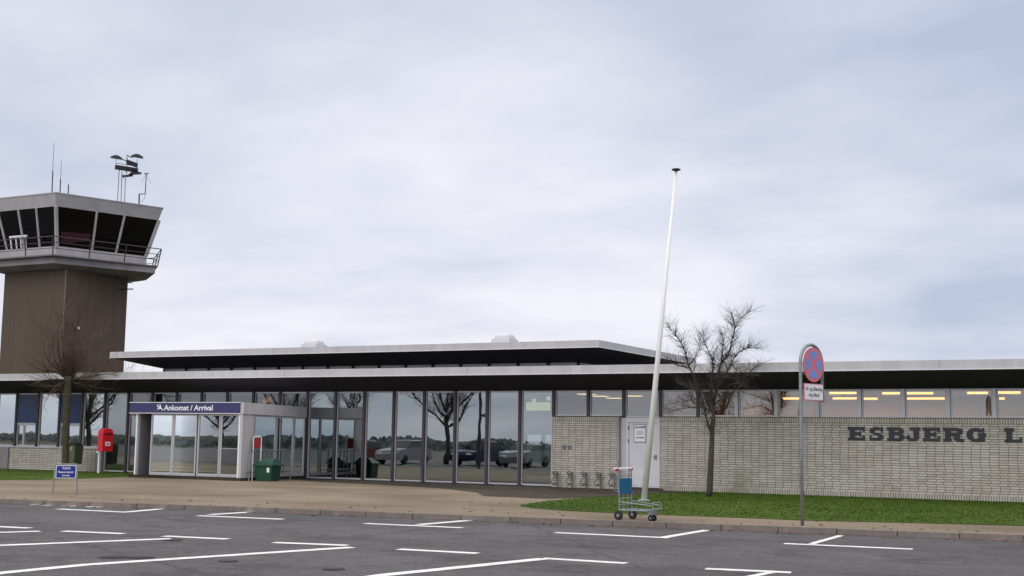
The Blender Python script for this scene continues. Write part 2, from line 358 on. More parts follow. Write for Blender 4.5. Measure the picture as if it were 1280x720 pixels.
# ------------------------------------------------------------------ ground
def sheet(name, pts, z, material, kind='structure', **k):
    b = MB(); b.v = [(p[0], p[1], z) for p in pts]; b.face(range(len(pts)))
    return setp(b.build(name, material), kind=kind, **k)
sheet('ground', [(-900, -900), (900, -900), (900, 900), (-900, 900)], ROAD-.012, 'field')
sheet('car_park', [(-140, -95), (90, -95), (90, 12), (-140, 12)], ROAD, 'asphalt')
KERB = [(-95, -33.6), (-60, -25.2), (-40, -20.6), (-30, -18.4), (-24.07, -17.15), (-18.15, -16.05), (-11.8, -15.25), (-7.61, -14.7), (-2.36, -13.98), (8, -12.6), (30, -9.8), (70, -4.8)]
pv = KERB + [(70, 11), (-95, 11)]
b = MB(); n = len(pv); b.v = [(p[0], p[1], 0) for p in pv]+[(p[0], p[1], ROAD-.02) for p in pv]
b.face(range(n)); [b.face((k, (k+1) % n, n+(k+1) % n, n+k)) for k in range(n)]
setp(b.build('pavement', 'paving'), kind='structure')
# kerb stones, one metre each with an open joint
b = MB(); d_along = 0
for i in range(len(KERB)-1):
    p, q = Vector((*KERB[i], 0)), Vector((*KERB[i+1], 0)); Ls = (q-p).length
    if q.x < -45 or p.x > 25: continue
    t = (q-p).normalized(); nn = Vector((t.y, -t.x, 0)); k = int(Ls/1.05); st = Ls/k
    for j in range(k):
        w = rnd.uniform(-.004, .004)
        b.obox(p+t*(st*(j+.5))+nn*.062+Z*(-.055+w), t, nn, Z, st/2-.009, .060, .062)
setp(b.build('kerb', 'kerb stone'), kind='structure')
b = None
# darker strip of slabs along the facade
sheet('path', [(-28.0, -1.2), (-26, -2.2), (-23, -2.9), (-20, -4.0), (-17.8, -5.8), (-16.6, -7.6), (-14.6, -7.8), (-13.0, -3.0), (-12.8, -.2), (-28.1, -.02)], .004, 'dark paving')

for k_ in ('turf', 'blade', 'field', 'paving', 'dark paving', 'leaf litter'):
    if k_ in MATS: MATS[k_].node_tree.nodes['Principled BSDF'].inputs['Specular IOR Level'].default_value = .12
def turf_patch(name, pts, seed, dens):
    r = random.Random(seed)
    b = MB().use('turf'); n = len(pts)
    cx = sum(p[0] for p in pts)/n; cy = sum(p[1] for p in pts)/n
    b.v = [(p[0], p[1], .008) for p in pts]+[(p[0]*.985+cx*.015, p[1]*.99+cy*.01, .020) for p in pts]
    b.face(range(n, 2*n)); [b.face((k, (k+1) % n, n+(k+1) % n, n+k)) for k in range(n)]
    o = setp(b.build(name, None), kind='stuff')
    def inside(x, y):
        c = False; j = n-1
        for i in range(n):
            if (pts[i][1] > y) != (pts[j][1] > y) and x < (pts[j][0]-pts[i][0])*(y-pts[i][1])/(pts[j][1]-pts[i][1])+pts[i][0]: c = not c
            j = i
        return c
    g = MB().use('blade'); x0 = min(p[0] for p in pts); x1 = max(p[0] for p in pts); y0 = min(p[1] for p in pts); y1 = max(p[1] for p in pts)
    for _ in range(int((x1-x0)*(y1-y0)*dens)):
        x, y = r.uniform(x0, x1), r.uniform(y0, y1)
        if not inside(x, y): continue
        a = r.uniform(0, 6.28); h = r.uniform(.008, .026); w = r.uniform(.010, .022)
        bi = len(g.v); g.v += [(x-w*math.cos(a), y-w*math.sin(a), .018), (x+w*math.cos(a), y+w*math.sin(a), .018), (x+r.uniform(-.03, .03), y+r.uniform(-.03, .03), .018+h)]
        g.face((bi, bi+1, bi+2))
    return o, g
mat('leaf litter', (.13, .075, .035), .8, noise=.5, nscale=3)
mat('blade', (.045, .088, .009), .85, noise=.25, nscale=2.0)
MATS['blade'].node_tree.nodes['Principled BSDF'].inputs['Specular IOR Level'].default_value = .1
px = lambda u, v: tuple(atz(u, v, 0).xy)
g_right = [px(649, 632.5), px(668, 635.5), px(700, 638.2), px(800, 643), px(900, 646.5), px(1000, 650.5), px(1280, 657.5), (14, -9.2), (30, -7.2), (30, -.25), (-13.2, -.25), px(822, 617.3), px(770, 620.3), px(705, 624.5), px(668, 628.8)]
o1, gb1 = turf_patch('grass', g_right, 3, 190)
setp(o1, 'mown green lawn strip running along the foot of the long brick wall', 'grass')
g_left = [px(-60, 599.5), px(0, 600), px(60, 599.5), px(120, 598), px(160, 595.5), (-35.2, -.5), (-37, -.35), (-60, -.35), (-60, -9)]
o2, gb2 = turf_patch('grass', g_left, 4, 60)
setp(o2, 'small green lawn strip below the left windows beside the red postbox', 'grass')
for o, g in ((o1, gb1), (o2, gb2)):      # blades join their own lawn
    me = o.data; bs = len(me.vertices)
    vs = [tuple(v.co) for v in me.vertices]+g.v; fs = [tuple(p.vertices) for p in me.polygons]+[tuple(bs+i for i in f) for f in g.f]
    nm = bpy.data.meshes.new('grass'); nf = len(me.polygons); nm.from_pydata(vs, [], fs); nm.materials.append(MATS['turf']); nm.materials.append(MATS['blade'])
    nm.polygons.foreach_set('material_index', [0]*nf+[1]*(len(fs)-nf)); nm.update(); o.data = nm

# dead leaves gathered along the kerb and the lawn edge
r_ = random.Random(31); b = MB().use('leaf litter')
def leaf(x, y, z):
    a = r_.uniform(0, 6.28); w = r_.uniform(.018, .04); l_ = w*1.6; bi = len(b.v); ca, sa_ = math.cos(a), math.sin(a)
    for p_, q_, h_ in ((-l_, 0, 0), (0, -w, .006), (l_, 0, 0), (0, w, .012)): b.v.append((x+p_*ca-q_*sa_, y+p_*sa_+q_*ca, z+.004+h_))
    b.face(range(bi, bi+4))
for _ in range(420):
    i = r_.randrange(3, 10); t_ = r_.random(); p_, q_ = KERB[i], KERB[i+1]
    x, y = p_[0]+(q_[0]-p_[0])*t_, p_[1]+(q_[1]-p_[1])*t_; leaf(x, y-.14-abs(r_.gauss(0, .16)), ROAD) if r_.random() < .6 else leaf(x, y+r_.uniform(.1, 2.2), 0)
for _ in range(260): leaf(r_.uniform(-16, 4), r_.uniform(-11.5, -.5), .022)
for _ in range(110): leaf(r_.uniform(-29, -14), r_.uniform(-3.2, -.4), .006)
setp(b.build('leaf_litter', None), 'scattered brown dead leaves along the kerb and lawn edge', 'leaves', kind='stuff')
# painted bay markings (world points on the asphalt)
mk = MB(); zr = ROAD+.004; lift = [0]
def line(u0, v0, u1, v1, wpx=2.6):
    p, q = atz(u0, v0, ROAD), atz(u1, v1, ROAD)
    t = (q-p); t.normalize()
    up = atz(u0, v0-wpx/2, ROAD)-atz(u0, v0+wpx/2, ROAD); nn = Vector((-t.y, t.x, 0)); w0 = abs(up.dot(nn))/2
    up = atz(u1, v1-wpx/2, ROAD)-atz(u1, v1+wpx/2, ROAD); w1 = abs(up.dot(nn))/2
    w0 = w1 = min(max((w0+w1)/2, .06), .11)
    z = zr+(lift[0] % 2)*.0012; lift[0] += 1
    bi = len(mk.v); k = 14
    for i in range(k+1):
        c = p+(q-p)*(i/k); j = rnd.uniform(-.006, .006)
        mk.v += [(c.x-nn.x*(w0+j), c.y-nn.y*(w0+j), z), (c.x+nn.x*(w0-j), c.y+nn.y*(w0-j), z)]
    for i in range(k): mk.face((bi+2*i, bi+2*i+2, bi+2*i+3, bi+2*i+1))
for a in ((72, 636.4, 160, 640.5, 3), (158, 640.3, 232, 633.6, 2), (247, 644.8, 354, 649.2, 3), (262, 643.6, 329, 639.2, 2.2), (-60, 656, 38, 660.3, 2.6), (-60, 667.5, 50, 664.3, 2.4),
          (79, 664, 154.5, 667.3, 3), (-60, 684.4, 214, 673.6, 3), (205, 670.3, 285, 674, 3), (342, 678.4, 434, 682, 3), (-120, 734, 0, 716.7, 3.6), (0, 716.7, 114, 705.6, 3.6), (114, 705.6, 440, 684.3, 3.2),
          (456, 654.6, 578, 660, 3), (523, 656, 588, 650.5, 2.3), (498, 686.8, 597.5, 692, 3.2), (400, 730, 474, 719.7, 3.6), (474, 719.7, 680, 698.7, 3.4), (678, 698, 783, 704.3, 3.4),
          (694, 666, 836, 672.6, 3.2), (830, 671.8, 884, 662.8, 2.5), (980, 679.7, 1141, 686.8, 3.6), (1014, 680, 1051.5, 669.5, 2.8), (882, 711.2, 989, 716, 3.8), (965, 715.5, 930, 722.5, 3.2)):
    line(*a)
# letters of the painted word on the bay by the kerb
tp = atz(90, 631.6, ROAD); tdir = (Vector((-18.15, -16.05, 0))-Vector((-24.07, -17.15, 0))).normalized(); tn = Vector((-tdir.y, tdir.x, 0))
mk.text('TAXI', tp-tn*.40, tdir, tn, Z, .8, 0, .006, width=2.1, bold=.06, center=True)
setp(mk.build('road_markings', 'road paint'), kind='structure')
# iron covers
def cover(u, v, r, label, name='drain_cover'):
    c = atz(u, v, ROAD); t = thing(name, label, 'drain cover', (c.x, c.y, ROAD), 0, 'iron covers in the car park asphalt')
    b = MB(); b.lathe((0, 0, 0), [(r, -.01), (r, .006), (r*.88, .007)], 24); local('frame', b, 'galvanised' if r < 0 else 'cast iron', t)
    b = MB(); b.lathe((0, 0, 0), [(r*.86, -.01), (r*.86, .010)], 24)
    for k in range(-3, 4): b.box(-r*.6, r*.6, k*r*.2-.012, k*r*.2+.012, .0105, .014)
    local('lid', b, 'cast iron', t)
cover(142, 697, .21, 'large dark iron cover in the asphalt, left one of the touching pair'); cover(176, 697.3, .19, 'dark iron cover in the asphalt, right one of the touching pair')
cover(215, 675.5, .17, 'small dark iron cover touching the end of a white bay line'); cover(285, 701.8, .14, 'small dark iron cover between the two long converging bay lines')
cover(417, 712, .15, 'dark iron cover in the asphalt near the bottom edge, left of centre')

# ------------------------------------------------------------------ terminal building
M_, X0 = 1.2501, -28.117
GT = 3.16
T = thing('terminal_building', 'long low airport terminal with grey roof edges, black soffits, glass front and pale brick wall', 'building', (-20, 0, 0))
def P(name, b, material=None, parent=None, smooth=False): return b.build(name, material, parent or T, smooth)
# brick walls
def brick_wall(x0, x1, z1, y0=-.18, y1=.0, cap=True, foot=True, end=True):
    b = MB(); b.box(x0, x1, y0, y1, 0, z1)
    w = P('brick_wall', b, 'pale brick')
    if cap: P('soldier_course', MB().box(x0-.012, x1+.012, y0-.022, y1+.05, z1+.002, z1+.155), 'soldier brick', w)
    if foot: P('plinth_course', MB().box(x0-.01, x1+.01, y0-.02, y0-.001, .0, .15), 'soldier brick', w)
    return w
kx = lambda k: X0+k*M_
brick_wall(kx(8)+.03, kx(10)-.12, 2.16, foot=False)
brick_wall(kx(11)+.02, 24, 2.16)
brick_wall(-43.35, kx(-8)-.35, .9, y0=-.10, foot=False, cap=False)
P('sill', MB().box(-60, kx(-8)-.02, -.13, .08, .905, .955), 'alu')
P('wall_return', MB().box(-60, -43.36, -.16, .0, 0, .9), 'grey plaster')
P('column', MB().box(kx(-8)-.34, kx(-8)+.03, -.14, .02, 0, .9), 'grey plaster')
# windows of the front, each its own frame and pane
def window(k, z0, z1, gl, fr='alu', y=0, x0=None, x1=None, fw=.038, extra=None):
    a = kx(k)+.052 if x0 is None else x0; c = kx(k+1)-.052 if x1 is None else x1
    b = MB(); b.box(a, a+fw, y-.03, y+.05, z0, z1); b.box(c-fw, c, y-.03, y+.05, z0, z1)
    b.box(a+fw, c-fw, y-.03, y+.05, z0, z0+fw+.01); b.box(a+fw, c-fw, y-.03, y+.05, z1-fw-.012, z1)
    w = P('window', b, fr)
    P('pane', MB().box(a+fw, c-fw, y+.006, y+.016, z0+fw+.01, z1-fw-.012), gl, w)
    return w
def mullion(k, z0, z1, mt='dark bronze'):
    x = kx(k); P('mullion', MB().box(x-.048, x+.048, -.10, .06, z0, z1), mt)
for k in range(0, 8): window(k, .03, GT, 'hall glass')
for k in range(0, 9): mullion(k, 0 if k < 8 else 2.32, GT)
for k in range(-7, 0): window(k, 2.30, GT, 'door glass'); mullion(k, 2.2, GT) if k > -7 else None
for k in range(8, 10): window(k, 2.33, GT, 'clerestory glass'); mullion(k+1, 2.325, GT)
window(10, 2.29, GT, 'clerestory glass')
for k in range(11, 38):
    window(k, 2.33, GT, 'clerestory glass'); mullion(k, 2.325, GT, 'dark bronze' if k < 13 else 'alu')
window(-8, .03, GT, 'hall glass'); window(-7, .03, 2.26, 'hall glass', x1=-32.98); mullion(-8, .92, GT); mullion(-7, 0, GT)
# left windows over the brick parapet, alternating full panes and panes with a blue panel
ZS = .96
for k, kind in ((-13, 0), (-12, 1), (-11, 0), (-10, 1), (-9, 0), (-14, 1), (-15, 0), (-16, 1), (-17, 0)):
    if kind == 0: window(k, ZS, GT, 'bright reflecting glass')
    else:
        w = window(k, ZS, 1.86, 'bright reflecting glass', x1=kx(k)+.44); window(k, ZS, 1.86, 'bright reflecting glass', x0=kx(k)+.45)
        b = MB(); b.box(kx(k)+.052, kx(k+1)-.052, -.035, .05, 1.865, GT-.002); s = P('spandrel_panel', b, 'alu')
        P('blue_sheet', MB().box(kx(k)+.085, kx(k+1)-.115, -.05, -.036, 1.93, GT-.05), 'blue panel', s)
    mullion(k, ZS, GT, 'dark bronze')
# service door
P('jamb', MB().box(kx(10)-.118, kx(10)+.058, -.06, .07, 0, 2.28), 'alu')
b = MB(); dx0, dx1 = kx(10)+.06, kx(11)-.01
b.box(dx0, dx0+.11, -.05, .06, .08, 2.28); b.box(dx1-.09, dx1, -.05, .06, .08, 2.28); b.box(dx0+.11, dx1-.09, -.05, .06, 2.13, 2.28)
b.box(dx0+.112, dx1-.092, -.03, .04, .08, .12)
door = P('service_door', b, 'white paint')
P('door_leaf', MB().bevbox(dx0+.118, dx1-.098, -.03, .02, .125, 2.12, .006), 'white paint', door)
P('threshold', MB().box(dx0-.02, dx1+.16, -.24, -.052, .0, .07), 'brown step', door)
b = MB().use('galvanised'); b.box(dx1-.20, dx1-.115, -.045, -.031, .96, 1.12); b.tube([(dx1-.13, -.045, 1.06), (dx1-.13, -.085, 1.06), (dx1-.24, -.085, 1.06)], .011)
P('door_handle', b, None, door)
for z in (1.95, 1.55, .4): P('hinge', MB().use('dark bronze').lathe((dx0+.10, -.062, z), [(.012, -.05), (.012, .05)], 8), None, door)
b = MB().use('sign blue'); ax_, az_ = dx0+.28, 1.50
b.bevbox(ax_, ax_+.42, -.042, -.032, az_, az_+.58, .003)
b.use('sign white').box(ax_+.018, ax_+.402, -.045, -.0425, az_+.018, az_+.562)
b.use('sign blue').text('ALARM', (ax_+.21, 0, az_+.45), X, Z, -Y, .075, 0, .047, width=.35, bold=.03, center=True)
for (w_, z_) in ((.20, .33), (.26, .29), (.22, .25)): b.box(ax_+.21-w_/2, ax_+.21+w_/2, -.0465, -.0455, az_+z_, az_+z_+.012)
for (w0, w1) in ((.07, .12), (.15, .20), (.22, .35)): b.box(ax_+w0, ax_+w1, -.0465, -.0455, az_+.13, az_+.165)
P('alarm_sign', b, None, door)
# small boxes on the short brick wall
for x in (-17.66, -17.46):
    b = MB().use('galvanised').bevbox(x-.06, x+.06, -.225, -.181, 1.27, 1.39, .01); b.use('dark bronze').lathe((x, -.226, 1.33), [(.035, 0), (.03, .01)], 12, (-Y, X, Z))
    P('wall_socket', b)
# lower roof: L-shaped slab with light fascia, black sloping soffit
RX0, RX1, YE = -66, 34, -1.5
lr = P('lower_roof', MB().box(RX0+.05, RX1-.05, YE+.05, 13.0, 3.60, 3.872), 'roof felt')
P('fascia', MB().box(RX0, RX1, YE, YE+.045, 3.645, 3.895).box(RX1-.045, RX1, YE+.045, 13, 3.645, 3.895), 'fascia metal', lr)
b = MB()
for k in range(-10, 17): b.box(kx(3*k)-.006, kx(3*k)+.006, YE-.004, YE+.01, 3.65, 3.89) if RX0 < kx(3*k) < RX1 else None
P('sheet_joints', b, 'galvanised', lr)
P('drip_edge', MB().box(RX0, RX1, YE-.02, YE+.02, 3.620, 3.643), 'drip edge', lr)
b = MB(); b.v = [(RX0, YE+.03, 3.615), (RX1, YE+.03, 3.615), (RX1, -.06, 3.20), (RX0, -.06, 3.20), (RX1, -.06, 3.165), (RX0, -.06, 3.165), (RX1, .3, 3.165), (RX0, .3, 3.165)]
b.face((0, 3, 2, 1)); b.face((3, 5, 4, 2)); b.face((5, 7, 6, 4))
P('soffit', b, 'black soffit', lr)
# upper roof over the hall: fascia, inward sloping soffit and low clerestory
UX0, UX1, UY0, UY1 = -41.15, -17.86, 3.1, 13.5
WX0, WX1, WY0, WY1 = -39.55, -19.42, 4.8, 11.9
ur = P('upper_roof', MB().box(UX0+.05, UX1-.05, UY0+.05, UY1-.05, 4.84, 5.055), 'roof felt')
b = MB(); b.box(UX0, UX1, UY0, UY0+.045, 4.84, 5.08); b.box(UX0, UX1, UY1-.045, UY1, 4.84, 5.08); b.box(UX0, UX0+.045, UY0+.046, UY1-.046, 4.84, 5.08); b.box(UX1-.045, UX1, UY0+.046, UY1-.046, 4.84, 5.08)
P('fascia', b, 'fascia metal', ur)
b = MB(); b.box(UX0, UX1, UY0-.018, UY0+.02, 4.815, 4.838); b.box(UX1-.02, UX1+.018, UY0+.021, UY1, 4.815, 4.838)
P('drip_edge', b, 'drip edge', ur)
b = MB(); b.frust([(WX0, WY0), (WX1, WY0), (WX1, WY1), (WX0, WY1)], 4.415, [(UX0+.03, UY0+.03), (UX1-.03, UY0+.03), (UX1-.03, UY1-.03), (UX0+.03, UY1-.03)], 4.812)
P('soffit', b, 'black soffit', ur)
b = MB(); b.box(WX0+.05, WX1-.05, WY0+.05, WY1-.05, 3.88, 4.413)
cl = P('clerestory', b, 'skylight dome', ur) if False else P('clerestory', b, 'fascia metal')
for k in range(17):
    x = WX0+k*(WX1-WX0)/16; P('clerestory_post', MB().box(x-.05, x+.05, WY0-.03, WY0+.045, 3.875, 4.414), 'black soffit', cl)
def vent(x, y, w, h):
    b = MB(); a = w/2; r = .28*w
    b.frust([(x-a, y-a), (x+a, y-a), (x+a, y+a), (x-a, y+a)], 5.05, [(x-a, y-a), (x+a, y-a), (x+a, y+a), (x-a, y+a)], 5.40)
    b.frust([(x-a, y-a), (x+a, y-a), (x+a, y+a), (x-a, y+a)], 5.402, [(x-a*.93, y-a*.93), (x+a*.93, y-a*.93), (x+a*.93, y+a*.93), (x-a*.93, y+a*.93)], 5.40+h*.5)
    for z0_, z1_, s0, s1 in ((.5, .72, .93, .88), (.721, .9, .88, .76), (.901, 1.0, .76, .55)): b.frust([(x+a*s0*math.copysign(abs(math.cos(q_))**.6, math.cos(q_)), y+a*s0*math.copysign(abs(math.sin(q_))**.6, math.sin(q_))) for q_ in [math.pi*k_/8 for k_ in range(16)]], 5.401+h*z0_, [(x+a*s1*math.copysign(abs(math.cos(q_))**.6, math.cos(q_)), y+a*s1*math.copysign(abs(math.sin(q_))**.6, math.sin(q_))) for q_ in [math.pi*k_/8 for k_ in range(16)]], 5.401+h*z1_)
    P('roof_ventilator', b, 'skylight dome', ur)
vent(-33.8, 8, .86, .42); vent(-24.2, 8, .86, .45)
# letters of the wall sign: slab serif, built stroke by stroke
def letter(ch, x0, x1, z0=1.66, z1=2.05):
    w, h = x1-x0, z1-z0; b = MB(); dep = [0]
    sy = h*.20; sx = h*.40; sr = h*.13        # horizontal stroke, vertical stroke, serif overhang
    def quad(p):
        dep[0] += 1; b.flat([(q[0], q[1]) for q in p], (x0, -.18, z0), X, Z, -Y, -.005, .030+dep[0]*.0016)
    def rc(a, c, e, f): quad([(a, e), (c, e), (c, f), (a, f)])
    def rib(cx, cy, rx, ry, a0, a1, tx, ty, n=16):
        pts = []
        for i in range(n+1):
            t = math.radians(a0+(a1-a0)*i/n); pts.append((cx+rx*math.cos(t), cy+ry*math.sin(t), cx+(rx-tx)*math.cos(t), cy+(ry-ty)*math.sin(t)))
        dep[0] += 1
        for i in range(n):
            p, q = pts[i], pts[i+1]; b.flat([(p[0], p[1]), (q[0], q[1]), (q[2], q[3]), (p[2], p[3])], (x0, -.18, z0), X, Z, -Y, -.005, .030+dep[0]*.0016)
    st = h*.20
    if ch in 'EFL':
        rc(sr, sr+sx, 0, h); rc(0, w if ch in 'EL' else sx+2*sr, 0, st)
        rc(0, w if ch in 'EF' else sx+2*sr, h-st, h)
        if ch in 'EL': rc(w-h*.16, w, 0, h*.36)
        if ch in 'EF': rc(w-h*.16, w, h*.66, h); rc(sr+sx*.5, w-h*.30, h*.42, h*.42+st); rc(w-h*.40, w-h*.26, h*.30, h*.68)
    if ch in 'BR':
        rc(sr, sr+sx, 0, h); rc(0, sx+sr*1.4, 0, st); rc(0, w*.62, h-st, h)
        rc(sr+sx*.5, w*.64, h*.45, h*.45+st)
        rib(w*.62, h*.735, w*.34, h*.265, -90, 90, sx*.85, st)
        if ch == 'B': rc(sr+sx*.5, w*.62, 0, st+.001); rib(w*.62, h*.28, w*.38, h*.28, -90, 90, sx*.9, st)
        else: quad([(w*.50, h*.5), (w*.50+sx*1.1, h*.5), (w*.80, h*.1), (w*.80-sx, h*.1)]); rib(w*.80, h*.14, w*.2, h*.14, 180, 360, w*.10, h*.10) if False else rc(w*.64, w, 0, st)
    if ch == 'J':
        rc(w*.48, w*.48+sx, h*.25, h); rc(w*.22, w, h-st, h)
        rib(w*.40, h*.27, w*.08+sx+w*.0, h*.27, -180, 0, sx*.9, st*1.1); rib(w*.10, h*.30, w*.13, h*.13, 0, 359, w*.128, h*.128)
    if ch == 'S':
        rib(w*.5, h*.73, w*.46, h*.27, 40, 235, sx*.85, st*1.05); rib(w*.5, h*.27, w*.48, h*.27, -140, 62, sx*.9, st*1.05)
        quad([(w*.20, h*.62), (w*.34, h*.44), (w*.82, h*.40), (w*.70, h*.56)])
        rc(w*.80, w*.93, h*.60, h); rc(w*.05, w*.18, 0, h*.40)
    if ch == 'G':
        rib(w*.48, h*.5, w*.48, h*.5, 35, 325, sx*1.05, st*1.1, 26)
        rc(w*.60, w, h*.42, h*.42+st); rc(w*.70, w*.70+sx*.8, h*.04, h*.42); rc(w*.80, w*.90, h*.62, h)
    if ch == 'U':
        for a in (0, w-sx-2*sr*.6): rc(a, a+sx+2*sr*.6, h-st, h)
        rc(sr*.6, sr*.6+sx, h*.35, h-st*.5); rc(w-sx*.7-sr, w-sr, h*.35, h-st*.5)
        rib(w*.5, h*.36, w*.5-sr*.6, h*.36, 180, 360, sx*.95, st*1.1)
    if ch == 'T':
        rc(w/2-sx/2, w/2+sx/2, 0, h); rc(0, w, h-st, h); rc(0, h*.14, h*.6, h); rc(w-h*.14, w, h*.6, h); rc(w/2-sx/2-sr, w/2+sx/2+sr, 0, st)
    if ch in 'HN':
        for a in (sr*.6, w-sr*.6-sx): rc(a, a+sx, 0, h); rc(a-sr*.6, a+sx+sr*.6, 0, st); rc(a-sr*.6, a+sx+sr*.6, h-st, h)
        if ch == 'H': rc(sx, w-sx, h*.43, h*.43+st)
        else: quad([(sr*.6, h), (sr*.6+sx, h), (w-sr*.6, 0), (w-sr*.6-sx, 0)])
    if ch in 'AV':
        a = (0, h) if ch == 'A' else (h, 0)
        quad([(w*.10, a[0]), (w*.10+sx*.6, a[0]), (w*.5+sx*.2, a[1]), (w*.5-sx*.4, a[1])]); quad([(w*.9, a[0]), (w*.9-sx*1.1, a[0]), (w*.5-sx*.5, a[1]), (w*.5+sx*.5, a[1])])
        e0, e1 = (0, st) if ch == 'A' else (h-st, h)
        rc(0, w*.36, e0, e1); rc(w*.58, w, e0, e1)
        if ch == 'A': rc(w*.3, w*.7, h*.28, h*.28+st)
    P('letter', b, 'dark letter')
for ch, a, c in (('E', -8.446, -7.958), ('S', -7.84, -7.41), ('B', -7.32, -6.821), ('J', -6.76, -6.38), ('E', -6.32, -5.845), ('R', -5.757, -5.193), ('G', -5.126, -4.60),
                 ('L', -4.12, -3.663), ('U', -3.60, -3.05), ('F', -2.97, -2.52), ('T', -2.44, -1.96), ('H', -1.88, -1.30), ('A', -1.22, -.66), ('V', -.60, -.05), ('N', .02, .58)):
    letter(ch, a, c)
# entrance porch
PX0, PX1, PY = -33.23, -28.08, -3.73
porch = bpy.data.objects.new('entrance_porch', None); C.objects.link(porch); porch.parent = T; porch.matrix_parent_inverse = T.matrix_world.inverted()
P('floor_slab', MB().box(PX0+.1, PX1-.02, PY-.03, -.12, .0, .10), 'dark paving', porch)
b = MB(); b.hexa([(PX0, PY, 2.27), (PX1, PY, 2.27), (PX1, -.13, 2.22), (PX0, -.13, 2.22), (PX0, PY, 2.66), (PX1, PY, 2.66), (PX1, -.13, 2.60), (PX0, -.13, 2.60)])
P('canopy', b, 'fascia metal', porch)
b = MB().use('sign blue'); b.box(PX0+.02, PX1-.14, PY-.045, PY-.002, 2.29, 2.645)
b.use('sign white'); b.box(PX0, PX1-.12, PY-.05, PY-.001, 2.646, 2.668); b.box(PX0, PX1-.12, PY-.05, PY-.001, 2.268, 2.289)
tx0 = aty(206, 512, PY).x; tx1 = aty(267, 512, PY).x
b.text('Ankomst / Arrival', (tx0, PY, 2.385), X, Z, -Y, .185, 0, .048, width=tx1-tx0, bold=.028)
# pictogram of a landing aeroplane
o_ = Vector((aty(197.5, 512, PY).x, PY, 2.37)); q = .235
for poly in ([(-.05, .62), (.0, .72), (.25, .66), (1.05, .20), (1.15, .06), (1.0, .04), (.2, .46)], [(.46, .50), (.40, 1.0), (.52, 1.02), (.78, .34)], [(.30, .42), (-.05, .16), (.08, .12), (.62, .30)], [(.0, .62), (.0, .92), (.10, .94), (.22, .64)]):
    b.flat([(a*q*1.1, c*q) for a, c in poly], o_, X, Z, -Y, .0455, .0475+.0007*len(b.v) % .002)
P('sign_board', b, None, porch)
DX = [-32.62]+[aty(u_, 592, PY+.12).x for u_ in (187.5, 216, 245, 274)]+[-28.25]
b = MB(); b.box(PX0+.30, PX0+.36, PY+.02, PY+.10, .1, 2.27); P('post', b, 'sign white', porch)
b = MB(); b.box(PX0+.36, PX0+.42, PY+.10, PY+1.3, .1, 2.26); P('side_wall', b, 'grey plaster', porch)
P('side_wall', MB().box(PX0+.42, DX[2]-1.12, PY+.9, PY+.96, .1, 2.26), 'grey plaster', porch)
P('pillar', MB().box(-28.80+.0, -28.76, PY+.02, PY+.10, .1, 2.27), 'sign white', porch) if False else None
P('pillar', MB().box(-28.20, -28.12, PY+.02, PY+.62, .1, 2.27), 'fascia metal', porch)
P('post', MB().box(-28.27, -28.205, PY+.0, PY+.09, .1, 2.27), 'sign white', porch)
def panel(p, q, z0, z1, fr, gl, name='door_panel', bar=False, th=.03, w=.055):
    p, q = Vector((*p, 0)), Vector((*q, 0)); t = (q-p).normalized(); nn = Vector((t.y, -t.x, 0)); Lp = (q-p).length
    b = MB(); c = (p+q)/2
    for a in (w/2, Lp-w/2): b.obox(p+t*a+Z*((z0+z1)/2), t, nn, Z, w/2, th, (z1-z0)/2)
    for zc, hh in ((z0+.05, .05), (z1-.03, .03)): b.obox(c+Z*zc, t, nn, Z, Lp/2-w-.001, th*.95, hh)
    if bar:
        for k in range(int((Lp-2*w)/.05)): b.obox(p+t*(w+.03+k*.05)+Z*1.08+nn*(th*.4), t, nn, Z, .014, .004, .016)
    o = P(name, b, fr, porch)
    P('pane', MB().obox(c+Z*((z0+z1)/2+.02), t, nn, Z, Lp/2-w, .005, (z1-z0)/2-.08), gl, porch) 
    return o
yd = PY+.12
panel((DX[1]-.02, PY+.12), (DX[2]-.06, PY+.12), .11, 2.26, 'alu', 'door glass', bar=False)
panel((DX[2]-.05, yd), (DX[3]-.03, yd), .11, 2.26, 'alu', 'door glass')
panel((DX[3]+.03, yd), (DX[4]-.01, yd), .11, 2.26, 'alu', 'door glass')
panel((DX[4]+.01, yd), (-28.28, yd), .11, 2.26, 'alu', 'door glass', bar=True)
panel((-28.15, PY+.63), (-28.15, -1.83), .11, 2.24, 'alu', 'door glass', 'side_glazing')
panel((-28.15, -1.82), (-28.15, -.80), .11, 2.23, 'alu', 'door glass', 'side_glazing')
panel((-28.15, -.79), (-28.15, -.14), .11, 2.22, 'alu', 'door glass', 'side_glazing')
panel((PX0+.2, PY+1.31), (PX0+.2, -.14), .11, 2.22, 'alu', 'door glass', 'side_glazing')
# interior: floor, ceiling, back walls, far windows of the hall
b = MB().use('interior floor'); b.box(-60, 30, .08, 12.5, -.02, .012)
b.use('ceiling'); b.box(-60, 30, .4, 12.5, 3.40, 3.46)
b.use('interior wall'); b.box(-14.5, 30, 12.5, 12.6, .012, 3.4); b.box(-14.52, -14.42, .12, 12.5, .012, 3.4); b.box(-14.4, 30, .10, .12, .0, 2.3)
b.use('hall wall'); b.box(-60, -25.4, 12.5, 12.6, .012, 3.4); b.box(-23.6, -14.53, 12.5, 12.6, .012, 3.4); b.box(-25.4, -23.6, 12.5, 12.6, .012, .55); b.box(-25.4, -23.6, 12.5, 12.6, 1.75, 3.4)
b.box(-24.65, -24.5, 12.45, 12.6, .55, 1.75); b.box(-60.1, -60, 0.1, 12.6, 0, 3.4); b.box(29.9, 30, .2, 12.5, 0, 3.4)
b.box(-33.9, -33.8, .2, 7, .012, 3.4)
b.box(-22.2, -21.3, 2.0, 2.9, .012, 2.2)
P('interior', b)
